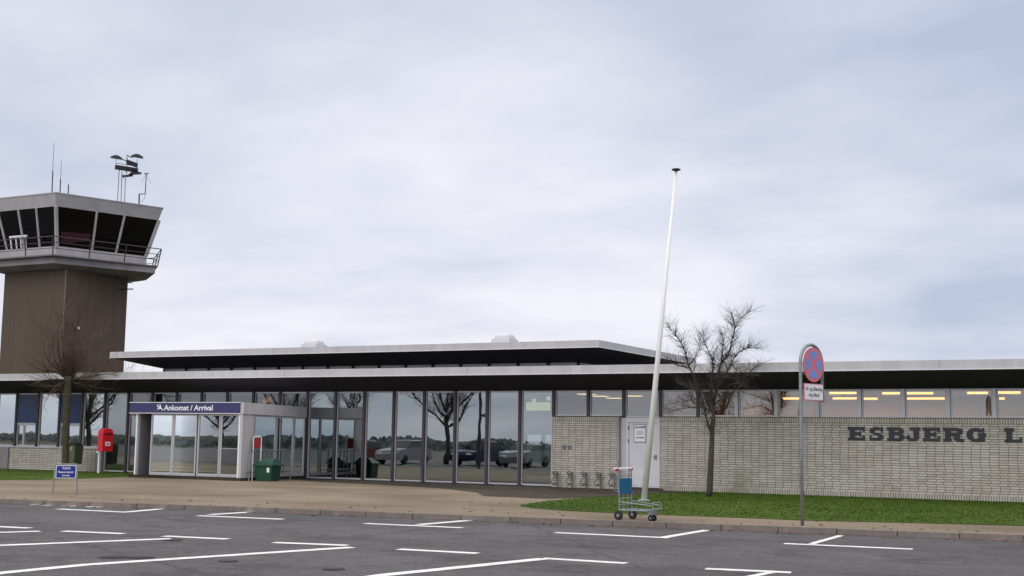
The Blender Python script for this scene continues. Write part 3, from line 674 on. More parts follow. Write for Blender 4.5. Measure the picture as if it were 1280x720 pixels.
# radiator with upright fins standing behind the glass
rx = kx(3); rt = thing('radiator', 'white finned radiator standing low behind the fourth tall hall pane', 'radiator', (rx+.6, .35, .012))
b = MB()
for k in range(14): b.box(-.52+k*.08, -.50+k*.08, -.03, .03, .08, 1.25)
local('fins', b, 'blind', rt)
b = MB(); b.box(-.54, .56, -.02, .02, .10, .14); b.box(-.54, .56, -.02, .02, 1.2, 1.235); b.box(-.5, -.46, -.02, .02, 0, .1); b.box(.48, .52, -.02, .02, 0, .1); local('frame', b, 'alu', rt)
# ceiling lights (real lamps seen lit through the high windows)
def tube_light(u0, u1, v, label, grp='fluorescent tubes under the office ceiling', z=3.25, mt='tube light', nm='ceiling_light'):
    p = atz(u0, v, z); q = atz(u1, v, z); q.y = p.y
    t = thing(nm, label, 'ceiling light', ((p.x+q.x)/2, p.y, z), 0, grp); h = (q.x-p.x)/2
    local('tube', MB().tube([(-h, 0, 0), (h, 0, 0)], .038, 8), mt, t); local('batten', MB().box(-h, h, -.05, .05, .035, .148), 'white paint', t)
    la = bpy.data.lights.new('tube_glow', 'AREA'); la.shape = 'RECTANGLE'; la.size = max(2*h, .3); la.size_y = .08; la.energy = 42*h+8; la.color = (1, .70, .42)
    lo = bpy.data.objects.new('tube_glow', la); C.objects.link(lo); lo.parent = t; lo.location = (0, 0, -.06)
lights = [(1037, 1071, 491.3, 'in the pane right of the round sign, upper of two'), (1041, 1071, 498, 'in the pane right of the round sign, lower of two'),
  (1103, 1127, 491.6, 'upper right in the pane over letters E and S'), (1080, 1097, 498.4, 'short lower left one in the pane over letters E and S'),
  (1131, 1167, 491.6, 'upper one in the pane over letters B and J'), (1131, 1181, 498.2, 'lower long one in the pane over letters B and J'),
  (1209, 1235, 491.2, 'at the right top of the pane over letters E and R'), (1241, 1276, 490.8, 'upper one in the rightmost pane over letter G'), (1249, 1256, 498.2, 'tiny lower one in the rightmost pane'),
  (979, 1001, 498.2, 'seen just left of the sign pole')]
for a, c, v_, l in lights: tube_light(a, c, v_, 'glowing yellow fluorescent tube '+l)
for u, v_, l in ((733, 492.5, 'in the pane above the brick wall, left one'), (750, 495, 'second above the short brick wall, brighter left one'), (768, 497.6, 'second above the short brick wall, right one'), (792, 494.8, 'in the pane above the service door'), (852, 497.6, 'left of the bare tree crown, lower'), (868, 491.8, 'left of the bare tree crown, upper')):
    p = atz(u, v_, 3.3); t = thing('ceiling_light', 'small square yellow ceiling lamp '+l, 'ceiling light', (p.x, p.y, 3.3), 0, 'square lamps in the hall ceiling')
    local('diffuser', MB().box(-.28, .28, -.28, .28, -.02, .0), 'panel light', t); local('frame', MB().box(-.31, .31, -.31, .31, .001, .098), 'white paint', t)
p = atz(673, 508, 2.9); t = thing('light_box', 'broad pale yellow light box hanging behind the last tall pane', 'light box', (p.x, p.y, 2.9))
local('face', MB().box(-.55, .55, -.04, 0, -.17, .17), 'panel light', t); local('frame', MB().box(-.58, .58, .001, .08, -.20, .20).box(-.4, -.38, .02, .06, .2, .5).box(.38, .4, .02, .06, .2, .5), 'dark bronze', t)
for u, v_, l in ((668, 500.5, 'above the light box, left one'), (686, 498, 'above the light box, right one'), (686.5, 520, 'below the light box')):
    p = atz(u, v_, 3.05); t = thing('spot_lamp', 'small square yellow lamp '+l, 'lamp', (p.x, p.y, 3.05), 0, 'small lamps around the light box')
    local('bulb', MB().box(-.07, .07, -.07, .0, -.07, .07), 'panel light', t); local('stem', MB().box(-.012, .012, .001, .02, .07, .36), 'dark bronze', t)
for u, v_, l in ((331, 501.5, 'left one'), (336.5, 499.5, 'right one'), (276, 502.5, 'above the entrance sign')):
    p = aty(u, v_, 2.5); t = thing('globe_lamp', 'small round orange hanging globe lamp in the high pane, '+l, 'globe lamp', (p.x, p.y, p.z), 0, 'orange globe lamps in the hall')
    r_ = .10; local('globe', MB().lathe((0, 0, 0), [(r_*math.sin(a*math.pi/8), -r_*math.cos(a*math.pi/8)) for a in range(1, 8)], 14), 'globe light', t, True)
    local('cord', MB().tube([(0, 0, r_), (0, 0, 3.4-p.z)], .008, 5), 'rubber', t)

# ------------------------------------------------------------------ control tower
TC = Vector((-60.95, 19.05))
tw = thing('control_tower', 'square brown control tower with dark slanted cab windows, grey gallery and rooftop antennas', 'control tower', (TC.x, TC.y, 0))
def PT(name, b, material=None, parent=None, smooth=False): return b.build(name, material, parent or tw, smooth)
def inset(poly, d):
    n = len(poly); out = []
    for i in range(n):
        p0, p1, p2 = Vector(poly[i-1]), Vector(poly[i]), Vector(poly[(i+1) % n])
        a = (p1-p0).normalized(); c = (p2-p1).normalized(); na = Vector((-a.y, a.x)); nc = Vector((-c.y, c.x))
        bis = (na+nc).normalized(); out.append(p1+bis*(d/max(.3, bis.dot(na))))
    return out
SH = [(-63.55, 16.5), (-58.35, 16.5), (-58.35, 21.6), (-63.55, 21.6)]
b = MB(); b.frust(SH, 0, SH, 11.5); PT('shaft', b, 'tower cladding')
PT('corner_strip', MB().box(-58.36, -58.33, 16.47, 16.5, 3.9, 11.40), 'tower band')
PT('shaft_lamp', MB().box(-58.34, -58.24, 17.6, 17.7, 7.75, 7.9), 'sign white')
ROOF = [(-64.9, 15.0), (-57.98, 15.0), (-55.62, 21.5), (-58.9, 24.4), (-64.2, 24.2), (-66.6, 20.5)]
WT, WB_ = inset(ROOF, .22), inset(ROOF, .88)
DK = inset(ROOF, .12); BD = inset(ROOF, .45)
BD[2] = Vector(BD[2])+Vector((.25, 0)); b = MB(); b.frust(SH+[(-63.55, 21.55), (-63.55, 20)] if False else inset(ROOF, 1.25), 11.30, BD, 11.50); b.frust(BD, 11.501, BD, 11.88); PT('lower_band', b, 'tower band')
b = MB(); b.frust(inset(DK, .02), 11.90, DK, 11.98); PT('gallery_deck', b, 'tower band')
b = MB(); b.frust(inset(ROOF, .80), 11.982, inset(ROOF, .80), 12.58); PT('parapet', b, 'tower concrete')
lerp = lambda a, c, t: Vector((a[0]+(c[0]-a[0])*t, a[1]+(c[1]-a[1])*t))
b = MB(); b.frust(WT, 14.86, ROOF, 15.60); b.frust(inset(ROOF, -.03), 15.602, inset(ROOF, -.03), 15.66); rf = PT('cab_roof', b, 'tower concrete')
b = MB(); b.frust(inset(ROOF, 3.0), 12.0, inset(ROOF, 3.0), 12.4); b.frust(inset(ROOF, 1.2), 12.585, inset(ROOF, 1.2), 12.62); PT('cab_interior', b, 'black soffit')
b = MB(); b.box(-61.2, -59.2, 19.6, 21.2, 12.62, 13.5); b.box(-61.6, -60.1, 17.6, 19.0, 12.62, 13.2); PT('control_desk', b, 'tower concrete')
n = len(ROOF)
for i in range(n):
    A0, A1, B0, B1 = WB_[i], WB_[(i+1) % n], WT[i], WT[(i+1) % n]
    fr_ = {0: (0, .27, .53, .76, 1), 1: (0, .385, .655, 1)}.get(i, (0, .5, 1)); nd = len(fr_)-1
    for k in range(nd):
        t0, t1 = fr_[k], fr_[k+1]
        a, c, d_, e_ = lerp(A0, A1, t0), lerp(A0, A1, t1), lerp(B0, B1, t0), lerp(B0, B1, t1)
        b = MB(); nrm = Vector(((A1-A0).y, -(A1-A0).x)).normalized()*-.03
        b.hexa([(a.x, a.y, 12.585), (c.x, c.y, 12.585), (c.x+nrm.x, c.y+nrm.y, 12.585), (a.x+nrm.x, a.y+nrm.y, 12.585), (d_.x, d_.y, 14.858), (e_.x, e_.y, 14.858), (e_.x+nrm.x, e_.y+nrm.y, 14.858), (d_.x+nrm.x, d_.y+nrm.y, 14.858)])
        PT('cab_window', b, 'tower glass')
        r_ = .12 if k == 0 else .07
        PT('cab_mullion', MB().tube([(a.x-nrm.x, a.y-nrm.y, 12.56), (d_.x-nrm.x, d_.y-nrm.y, 14.86)], r_, 6), 'tower concrete')
# desk frame seen in the left pane
b = MB(); p0, p1 = lerp(WB_[0], WB_[1], .32), lerp(WB_[0], WB_[1], .60)
b = MB()
for t_ in (.35, .43, .50, .57):
    q_ = lerp(WB_[0], WB_[1], t_); b.tube([(q_.x, q_.y-.10, 12.6), (q_.x, q_.y-.22, 13.25)], .05, 6)
q0, q1 = lerp(WB_[0], WB_[1], .34), lerp(WB_[0], WB_[1], .60); b.tube([(q0.x, q0.y-.24, 13.3), (q1.x, q1.y-.24, 13.3)], .07, 6)
PT('window_frame_rail', b, 'sign white')
# gallery railing
b = MB(); DK2 = inset(ROOF, .16); RT = inset(ROOF, -.02)
for z_, f_ in ((13.02, 1.0), (12.68, .68), (12.34, .36)):
    pts = [lerp(DK2[i], RT[i], f_) for i in range(n)]
    for i in range(n): b.tube([(*pts[i], z_), (*pts[(i+1) % n], z_)], .032 if f_ == 1 else .022, 6)
rl = PT('gallery_railing', b, 'dark bronze')
for i in range(n):
    nd = max(1, round((Vector(ROOF[i])-Vector(ROOF[(i+1) % n])).length/2.6))
    for k in range(nd):
        a, c = lerp(DK2[i], DK2[(i+1) % n], k/nd), lerp(RT[i], RT[(i+1) % n], k/nd)
        PT('rail_post', MB().tube([(a.x, a.y, 11.94), (c.x, c.y, 13.02)], .035, 6), 'dark bronze', rl)
b = MB().tube([(-58.34, 20.9, 10.95), (-57.6, 21.2, 10.95)], .03, 5).tube([(-58.34, 20.9, 10.55), (-57.5, 21.2, 10.55)], .04, 5); PT('bracket', b, 'dark bronze')
# rooftop antennas; points taken where they stand on the roof
def onroof(u, v, back=2.0):
    p = atz(u, v, 15.6); d = Vector((p.x, p.y+DIST, 0)).normalized(); return Vector((p.x, p.y, 0))+d*back
def up(base, u, v):    # point above base that projects at height v
    R = ray(u, v); d = math.hypot(base.x, base.y+DIST)/math.hypot(R.x, R.y); return Vector((R.x*d, R.y*d-DIST, EYE+R.z*d))
for (u, v, vm, ut, vt) in ((65, 241.5, 214, 67.5, 178), (75, 242, 224, 76.8, 200), (85.5, 243, 231, 85.7, 229)):
    p = onroof(u, v, 1.0); p.z = 15.62; m_ = up(p, u+(ut-u)*.4, vm); t_ = up(p, ut, vt)
    PT('whip_antenna', MB().tube([p, m_], .035, 6).tube([m_, t_], [.016, .010], 5), 'dark bronze')
p = onroof(150, 252, 1.0); p.z = 15.62; s_ = up(p, 151, 251)
ml = bpy.data.objects.new('lamp_mast', None); C.objects.link(ml); ml.parent = tw; ml.matrix_parent_inverse = tw.matrix_world.inverted()
RR = Vector((math.cos(.82), math.sin(.82), 0)); DD = Vector((-RR.y, RR.x, 0))
def mp_(u, v, dd=0): return up(p, u, v)+DD*dd
b = MB()
for (u0, u1, vt, dd) in ((146.8, 149, 211, 0), (151.5, 152.8, 214, .3), (155.5, 156.8, 220, -.1)): b.tube([(mp_(u0, 253, dd)), (mp_(u1, vt, dd))], .028, 6)
b.tube([mp_(158, 217), mp_(159, 196)], .03, 6); b.tube([mp_(145, 211), mp_(145, 198)], .02, 5); b.tube([mp_(171.5, 212), mp_(171.5, 199)], .02, 5)
b.tube([mp_(145, 204), mp_(172, 208)], .02, 5); b.tube([mp_(158, 194), mp_(166, 197)], .04, 6); b.tube([mp_(153, 199), mp_(159, 202)], .035, 6)
PT('mast_frame', b, 'galvanised', ml)
b = MB(); b.obox(mp_(158, 211), (mp_(171, 213)-mp_(145, 209)).normalized(), DD, Z, .68, .40, .07); b.obox(mp_(165, 204.5), (mp_(172, 207)-mp_(158, 202)).normalized(), DD, Z, .36, .05, .14); PT('mast_platform', b, 'black soffit', ml)
for (u0, v0, u1, v1) in ((138, 196.5, 153, 199), (164, 195, 179, 197.5), (161, 218, 177, 217)):
    a, c = mp_(u0, v0), mp_(u1, v1); t_ = (c-a).normalized(); L_ = (c-a).length; k_ = DD.cross(t_) if DD.cross(t_).z > 0 else -DD.cross(t_)
    b = MB(); b.flat([(0, -.02), (L_, -.02), (L_*.95, .05), (L_*.62, .16), (L_*.35, .16), (L_*.06, .05)], a, t_, k_, DD, -.16, .16)
    PT('floodlight', b, 'dark bronze', ml)
PT('floodlight_arm', MB().tube([mp_(153, 220.5), mp_(166, 219)], .09, 6), 'dark bronze', ml)
p = onroof(174, 256, .8); p.z = 15.6
b = MB(); b.tube([p, up(p, 174, 242.5)], .045, 6); b.tube([up(p, 174, 242.5), up(p, 181.5, 242.5)], .03, 5); b.tube([up(p, 181.5, 243), up(p, 183, 217)], .03, 5); b.tube([up(p, 176, 253), up(p, 180, 249), up(p, 181.5, 243)], .012, 5)
for (u, v) in ((176.5, 229), (188.5, 230)): b.tube([up(p, 183, 217), up(p, u, v)], .010, 4)
b.tube([up(p, 180, 217), up(p, 186, 217)], .03, 5); PT('dipole_antenna', b, 'dark bronze')

# ------------------------------------------------------------------ flagpole
a, c = Vector((-12.09, -7.29, 0)), Vector((-11.21, -7.29, 8.56))
t = thing('flagpole', 'tall white tapering flagpole leaning right on the lawn before the white door', 'flagpole', a)
b = MB(); b.tube([(0, 0, .02), (c-a)*.5, c-a], [.080, .064, .036], 18); local('pole', b, 'fibreglass', t, True)
cc = c-a; b = MB(); b.lathe(cc, [(.045, 0), (.05, .02), (.115, .035), (.12, .06), (.05, .085), (.01, .09)], 16); local('cap', b, 'dark letter', t)
local('base_plate', MB().lathe((0, 0, 0), [(.17, 0), (.17, .035), (.125, .06)], 16), 'galvanised', t)

# ------------------------------------------------------------------ no-stopping sign
sp_ = Vector((-6.26, -14.01, 0)); az = math.atan2(sp_.x, sp_.y+DIST)
t = thing('traffic_sign', 'round red and blue no stopping sign with white text plate on a hooped grey pole', 'traffic sign', sp_)
th_ = math.radians(56)
vr = Vector((math.cos(az), -math.sin(az), 0)); vd = Vector((math.sin(az), math.cos(az), 0))
sa = (vr*math.cos(th_)+vd*math.sin(th_)).normalized(); sn = Vector((sa.y, -sa.x, 0))     # plate direction and its front normal
w_ = .74; zc = 3.08; r0 = w_/2
pts = [(0, 0, 0), (0, 0, zc)]; b = MB()
arc = [Vector((0, 0, zc))+sa*(r0-r0*math.cos(math.pi*k/14))+Z*(r0*math.sin(math.pi*k/14)) for k in range(15)]
b.tube([Vector((0, 0, 0)), Vector((0, 0, 1.5)), *arc, arc[-1]-Z*.73], .033, 12); local('hoop_pole', b, 'galvanised', t, True)
cen = Vector((0, 0, zc-.02))+sa*r0
def disc(b, r, d0, d1, seg=40, sc=1): b.flat([(r*math.cos(2*math.pi*k/seg), r*math.sin(2*math.pi*k/seg)) for k in range(seg)], cen, sa, Z, sn, d0, d1)
b = MB().use('sign red'); R_ = .335; disc(b, R_, .035, .052)
b.use('sign disc blue')
for q_ in range(4):     # four blue quadrants between the red ring and red cross
    a0 = math.radians(90*q_+45+0); g_ = .062; pts = []
    inn = .262
    c0 = math.radians(90*q_)
    ph = math.asin(g_*.72/inn)
    pts = [(g_*math.cos(c0)*1.02, g_*math.sin(c0)*1.02)]
    for k in range(9):
        an = c0-math.pi/4+ph*1.1+(math.pi/2-2.2*ph)*k/8; pts.append((inn*math.cos(an), inn*math.sin(an)))
    b.flat(pts, cen, sa, Z, sn, .0525, .055)
local('disc', b, None, t)
b = MB().use('galvanised'); disc(b, R_-.002, .028, .0345); b.tube([Vector((0, 0, zc-.2)), Vector((0, 0, zc-.2))+sa*w_], .014, 6); b.tube([Vector((0, 0, zc-.42)), Vector((0, 0, zc-.42))+sa*w_], .014, 6); local('backing', b, None, t)
b = MB().use('sign red'); pc = Vector((0, 0, zc-.55))+sa*r0; b.obox(pc+sn*.04, sa, sn, Z, .325, .008, .165)
b.use('sign white').obox(pc+sn*.05, sa, sn, Z, .305, .004, .147)
b.use('dark letter').text('Af- og pålæsning', pc+sn*.05+Z*.03, sa, Z, sn, .075, 0, .006, width=.57, bold=.012, center=True)
b.text('dog tilladt', pc+sn*.05-Z*.085, sa, Z, sn, .075, 0, .006, width=.36, bold=.012, center=True)
local('text_plate', b, None, t)

# ------------------------------------------------------------------ blue taxi sign
p0, p1 = atz(67.5, 618.5, 0), atz(94, 617.5, 0)
mid = (p0+p1)/2; az = math.atan2(mid.x, mid.y+DIST); vr = Vector((math.cos(az), -math.sin(az), 0)); fr = Vector((-math.sin(az), -math.cos(az), 0))
t = thing('information_sign', 'low blue sign with white lettering on two short grey legs by the kerb', 'sign', mid)
for s_ in (-1, 1): local('leg', MB().tube([vr*s_*.285, vr*s_*.265+Z*.74], .019, 8), 'galvanised', t)
b = MB().use('sign white'); b.obox(Z*.565, vr, fr, Z, .245, .012, .165); b.use('traffic blue').obox(Z*.565+fr*.012, vr, fr, Z, .225, .003, .146)
b.use('sign white'); o_ = fr*.015
b.text('TAXI', Z*.625+o_, vr, Z, fr, .062, 0, .003, width=.20, bold=.02, center=True); b.text('Reserveret', Z*.535+o_, vr, Z, fr, .055, 0, .003, width=.36, bold=.02, center=True); b.text('vogne', Z*.455+o_, vr, Z, fr, .05, 0, .003, width=.19, bold=.02, center=True)
local('panel', b, None, t)
local('top_rail', MB().tube([vr*-.266+Z*.75, vr*.266+Z*.75], .019, 8), 'galvanised', t)

# ------------------------------------------------------------------ postbox
p = Vector((-36.62, -1.75, 0)); t = thing('postbox', 'bright red postbox with rounded top on a pale post by the left windows', 'postbox', p)
local('post', MB().box(-.02, .05, -.02, .05, 0, 1.0), 'sign white', t)
b = MB(); prof = [(-.21, 0), (.21, 0), (.21, .72)]+[(.21*math.cos(math.pi*k/10), .72+.15*math.sin(math.pi*k/10)) for k in range(1, 10)]+[(-.21, .72)]
D_ = Vector((.93, -.37, 0)).normalized(); S_ = Vector((.37, .93, 0)).normalized()
cb_ = Vector((.28, .02, .86)); b.flat([(x_*.98, z_) for x_, z_ in prof], cb_, S_, Z, D_, -.23, .23); bx_ = local('box', b, 'post red', t)
b = MB().use('rubber'); b.obox(cb_+D_*.233+Z*.64, S_, D_, Z, .13, .006, .02); local('slot', b, None, bx_)
b = MB().use('post red'); b.obox(cb_+D_*.245+Z*.70, S_, D_, Z, .16, .015, .02); b.use('sign white'); b.obox(cb_+D_*.234+Z*.28, S_, D_, Z, .10, .005, .075); b.use('post red').obox(cb_+D_*.238+Z*.28, S_, D_, Z, .07, .004, .02); local('notice', b, None, bx_)
local('bracket', MB().box(-.08, .14, -.06, .1, .80, .86), 'sign white', t)
# litter bin
p = Vector((-38.75, -.95, 0)); t = thing('litter_bin', 'dark olive litter bin with black curved lid on a thin post under the window', 'litter bin', p)
local('post', MB().tube([(-.30, .0, 0), (-.30, 0, 1.25)], .03, 8), 'sign white', t)
b = MB(); b.frust([(-.24, -.2), (.23, -.2), (.23, .2), (-.24, .2)], .30, [(-.27, -.22), (.26, -.22), (.26, .22), (-.27, .22)], 1.03); local('body', b, 'bin green', t)
b = MB(); b.flat([(-.02+.24*math.cos(math.pi*k/10), .13*math.sin(math.pi*k/10)) for k in range(11)], Vector((.03, -.18, 1.035)), X, Z, Y, 0, .36); ld = local('lid', b, 'rubber', t)
local('flap', MB().box(.0, .14, -.235, -.222, .84, 1.0), 'galvanised', t)
# grit box
gx0, gx1, gy0, gy1 = -27.90, -27.10, -3.32, -2.75
t = thing('grit_box', 'dark green grit bin with sloping lid beside the entrance porch', 'grit bin', ((gx0+gx1)/2, (gy0+gy1)/2, 0)); hx, hy = (gx1-gx0)/2, (gy1-gy0)/2
b = MB(); b.frust([(-hx*.80, -hy*.8), (hx*.80, -hy*.8), (hx*.80, hy*.8), (-hx*.80, hy*.8)], 0.01, [(-hx*.93, -hy*.9), (hx*.93, -hy*.9), (hx*.93, hy*.9), (-hx*.93, hy*.9)], .50); local('body', b, 'grit green', t)
b = MB(); b.frust([(-hx*1.05, -hy*1.05), (hx*1.05, -hy*1.05), (hx*1.05, hy*1.05), (-hx*1.05, hy*1.05)], .51, [(-hx*1.05, -hy*1.05), (hx*1.05, -hy*1.05), (hx*1.05, hy*1.05), (-hx*1.05, hy*1.05)], .555)
b.frust([(-hx*1.03, -hy*1.03), (hx*1.03, -hy*1.03), (hx*1.03, hy*1.03), (-hx*1.03, hy*1.03)], .556, [(-hx*.45, hy*.1), (hx*.55, hy*.1), (hx*.55, hy*.9), (-hx*.45, hy*.9)], .76); local('lid', b, 'grit green', t)
local('notice', MB().box(.16, .27, -hy*.93, -hy*.915, .30, .46), 'sign white', t)
# trolley rail and red board by the porch
t = thing('trolley_rail', 'grey tubular rail for luggage trolleys behind the green grit bin', 'rail', (-27.98, -2.28, 0))
b = MB()
for x in (0,): b.tube([(x, -1.15, .0), (x, -1.15, 1.03), (x, 1.15, 1.03), (x, 1.15, 0)], .024, 8)
b.tube([(0, -.1, 0), (0, -.1, 1.0)], .02, 8).tube([(0, -.35, 0), (0, -.35, 1.0)], .02, 8).tube([(0, -1.3, .3), (0, 1.1, .3)], .02, 8); local('tubes', b, 'galvanised', t)
t = thing('red_notice_stand', 'small red board in a pale frame on a thin post at the porch corner', 'notice stand', (-27.93, -3.15, 0))
b = MB(); b.tube([(.09, .14, 0), (.09, .14, 1.46), (.07, .10, 1.51), (-.02, -.08, 1.51), (-.04, -.12, 1.46), (-.04, -.12, 0)], .02, 8); local('frame', b, 'sign white', t)
d_ = Vector((.19, .38, 0)).normalized(); local('board', MB().obox(Vector((.025, .01, 1.28)), d_, Vector((d_.y, -d_.x, 0)), Z, .125, .01, .18), 'plaque red', t)

# ------------------------------------------------------------------ bicycle holders along the short wall
def copy_tree(o):
    c = o.copy(); C.objects.link(c)
    for ch in list(o.children):
        d = ch.copy(); C.objects.link(d); d.parent = c
    return c
bh = thing('bicycle_holder', 'grey metal bicycle holder on the short brick wall, leftmost of five', 'bicycle holder', (-17.88, -.30, 0), 0, 'bicycle holders along the short brick wall')
b = MB(); b.tube([(.03, .02, 0), (.03, .02, .52)], .024, 7); local('post', b, 'iron grey', bh)
b = MB()
for (zc_, r_, dx) in ((.45, .085, -.02), (.44, .045, -.01)): b.tube([(dx+r_*math.cos(2*math.pi*k/14), -.03-.05*math.sin(2*math.pi*k/14), zc_+r_*math.sin(2*math.pi*k/14)) for k in range(15)], .015, 6)
local('ring', b, 'iron grey', bh)
b = MB(); b.tube([(-.02, -.03, .36), (-.09, -.14, .27), (-.10, -.20, .16), (-.02, -.16, .10), (.03, 0, .14)], .017, 6); b.tube([(.0, -.03, .36), (.05, -.14, .27), (.04, -.20, .16), (-.02, -.16, .10)], .015, 6); local('wheel_clamp', b, 'iron grey', bh)
for x, l in ((-17.36, 'second from the left'), (-16.85, 'middle one of five'), (-16.35, 'fourth from the left'), (-15.87, 'rightmost of five, half behind the trolley')):
    c_ = copy_tree(bh); c_.location = (x, -.30, 0); c_['label'] = 'grey metal bicycle holder on the short brick wall, '+l

# ------------------------------------------------------------------ luggage trolley
pc = atz(782, 649.6, 0); az = math.atan2(pc.x, pc.y+DIST); vr = Vector((math.cos(az), -math.sin(az), 0)); vd = Vector((math.sin(az), math.cos(az), 0))
t = thing('luggage_trolley', 'grey airport luggage trolley with blue panel and red grips standing at the kerb', 'luggage trolley', pc)
fa = (vr*.857-vd*.515).normalized(); sa = (vr*.515+vd*.857).normalized()       # forward and sideways axes
q3 = lambda f_, s_, z_: fa*f_+sa*s_+Z*z_
def wheel(c, r, w):
    wt = local('wheel', MB().use('rubber').lathe(c, [(r*.86, -w/2), (r, -w*.3), (r, w*.3), (r*.86, w/2)], 20, (sa, fa, Z)), None, t)
    h = MB().use('galvanised').lathe(c, [(r*.36, -w*.56), (r*.36, w*.56)], 12, (sa, fa, Z)); local('hub', h, None, t)
for s_ in (-.27, .27): wheel(q3(0, s_, .095), .095, .045)
for s_ in (-.055, .07): wheel(q3(.60, s_, .06), .06, .03)
b = MB()
for s_ in (-.24, .24):
    b.tube([q3(0, s_, .12), q3(0, s_, .20), q3(-.02, s_, .98)], .014, 8)
    b.tube([q3(0, s_, .20), q3(.62, s_*.75, .20), q3(.72, s_*.7, .24)], .015, 8)
    b.tube([q3(.0, s_, .36), q3(.68, s_*.7, .30)], .011, 8)
    b.tube([q3(-.02, s_, .88), q3(-.10, s_*1.15, .84), q3(-.12, s_*1.15, .60), q3(-.01, s_, .54)], .009, 6)
for f_ in (0, .2, .4, .62): b.tube([q3(f_, -.24+.06*f_, .205), q3(f_, .24-.06*f_, .205)], .011, 6)
b.tube([q3(.72, -.17, .24), q3(.72, .17, .24)], .014, 8); b.tube([q3(.72, -.17, .24), q3(.70, -.17, .36), q3(.70, .17, .36), q3(.72, .17, .24)], .010, 8)
for z_ in (.30, .42, .52): b.tube([q3(0, -.24, z_), q3(0, .24, z_)], .012, 6)
for s_ in (-.08, .08): b.tube([q3(0, s_, .2), q3(0, s_, .5)], .007, 6)
b.obox(q3(.60, .0, .15), fa, sa, Z, .05, .085, .03)
local('frame', b, 'galvanised', t)
b = MB(); b.obox(q3(.012, 0, .62), fa, sa, Z, .006, .235, .13); b.cur = 0
b = MB().use('cart blue'); 
for f_ in (1,): b.obox(q3(.0, 0, .655), fa, sa, Z, .012, .225, .15)
b.use('dark letter')
for sg in (-1,): b.flat([(-.17, -.10), (-.05, -.10), (-.07, -.02), (-.02, .0), (-.06, .06), (-.12, .09), (-.15, .03), (-.19, .0)], q3(0, 0, .655), sa, Z, -fa, .0125, .0135); b.flat([(.02, -.03), (.17, -.03), (.17, -.01), (.02, -.01)], q3(0, 0, .655), sa, Z, -fa, .0125, .0135); b.flat([(.02, .04), (.15, .04), (.15, .055), (.02, .055)], q3(0, 0, .655), sa, Z, -fa, .0125, .0135)
local('advert_panel', b, None, t)
b = MB(); b.obox(q3(.0, 0, .86), fa, sa, Z, .003, .20, .004)
for k_ in range(9): b.tube([q3(.0, -.2+k_*.05, .80), q3(-.01, -.2+k_*.05, .96)], .004, 4)
for k_ in range(4): b.tube([q3(.0, -.22, .81+k_*.045), q3(.0, .22, .81+k_*.045)], .004, 4)
local('wire_back', b, 'galvanised', t)
b = MB().use('sign white'); b.obox(q3(-.06, 0, 1.0), fa, sa, Z, .075, .20, .012); b.tube([q3(-.05, -.36, 1.0), q3(-.05, .28, 1.0)], .017, 8); local('handle_tray', b, None, t)
for s_ in (-.24, .27): local('grip', MB().tube([q3(-.05, s_-.055, .985), q3(-.05, s_+.055, .985)], .028, 8), 'post red', t)

# ------------------------------------------------------------------ trees
def vplane(base):      # pixel -> point on the upright plane through base that faces the camera, pushed by depth dd
    def f(u, v, dd=0):
        R = ray(u, v); hd = Vector((base[0], base[1]+DIST)); h = hd.length; hd.normalize()
        tt = (h+dd)/(R.x*hd.x+R.y*hd.y); return Vector((R.x*tt, R.y*tt-DIST, EYE+R.z*tt))
    return f
def smooth(pts, rads, k=3):
    out, ro = [], []
    n = len(pts)
    for i in range(n-1):
        p0, p1, p2, p3 = pts[max(i-1, 0)], pts[i], pts[i+1], pts[min(i+2, n-1)]
        for j in range(k):
            t = j/k; a = .5*((2*p1)+(p2-p0)*t+(2*p0-5*p1+4*p2-p3)*t*t+(3*p1-p0-3*p2+p3)*t**3); out.append(a); ro.append(rads[i]+(rads[i+1]-rads[i])*t)
    out.append(pts[-1]); ro.append(rads[-1]); return out, ro
def twig(b, p, d, L_, r, r_, depth, wig=.35, upb=.12):
    n = max(3, int(L_/.09)); pts = [p]; d = d.normalized(); q = p.copy(); rr = [r]
    for i in range(n):
        d = (d+Vector((r_.uniform(-1, 1), r_.uniform(-1, 1), r_.uniform(-1, 1)))*wig*.5+Z*upb*.3).normalized(); q = q+d*(L_/n); pts.append(q.copy()); rr.append(r*(1-.65*(i+1)/n))
        if depth and r_.random() < .62:
            a = Vector((r_.uniform(-1, 1), r_.uniform(-1, 1), r_.uniform(-.5, 1))).normalized(); dd = (d*.75+a*.75).normalized()
            twig(b, q, dd, L_*r_.uniform(.35, .62), rr[-1]*.7, r_, depth-1, wig, upb)
    b.tube(pts, rr, 4 if r > .008 else 3, cap=False)
def limb_tree(name, label, group, base, limbs, trunkmat, twigmat, twn, twl, seed, twr=.008, wig=.35):
    r_ = random.Random(seed); t = thing(name, label, 'tree', base, 0, group); bo = Vector(base)
    tb = MB(); cb = MB(); sites = []
    for i, (pts, r0, r1) in enumerate(limbs):
        n = len(pts); rad = [r0+(r1-r0)*k/(n-1) for k in range(n)]; sp, sr = smooth([q-bo for q in pts], rad)
        (tb if i == 0 else cb).tube(sp, sr, 10 if r0 > .04 else 6)
        if i: sites += [(sp[k], (sp[min(k+1, len(sp)-1)]-sp[max(k-1, 0)]).normalized(), sr[k]) for k in range(len(sp))]
    tr = local('trunk', tb, trunkmat, t, True); local('limbs', cb, trunkmat, t, True)
    wb = MB()
    for _ in range(twn):
        p, d, r = sites[r_.randrange(len(sites))]
        a = Vector((r_.uniform(-1, 1), r_.uniform(-1, 1), r_.uniform(-.3, 1))).normalized()
        twig(wb, p, (d*.6+a).normalized(), r_.uniform(*twl), min(max(r*.55, twr*.7), twr*1.5), r_, 2, wig)
    local('crown', wb, twigmat, t)
    return t
b1 = atz(886.5, 620.5, .02); V1 = vplane(b1)
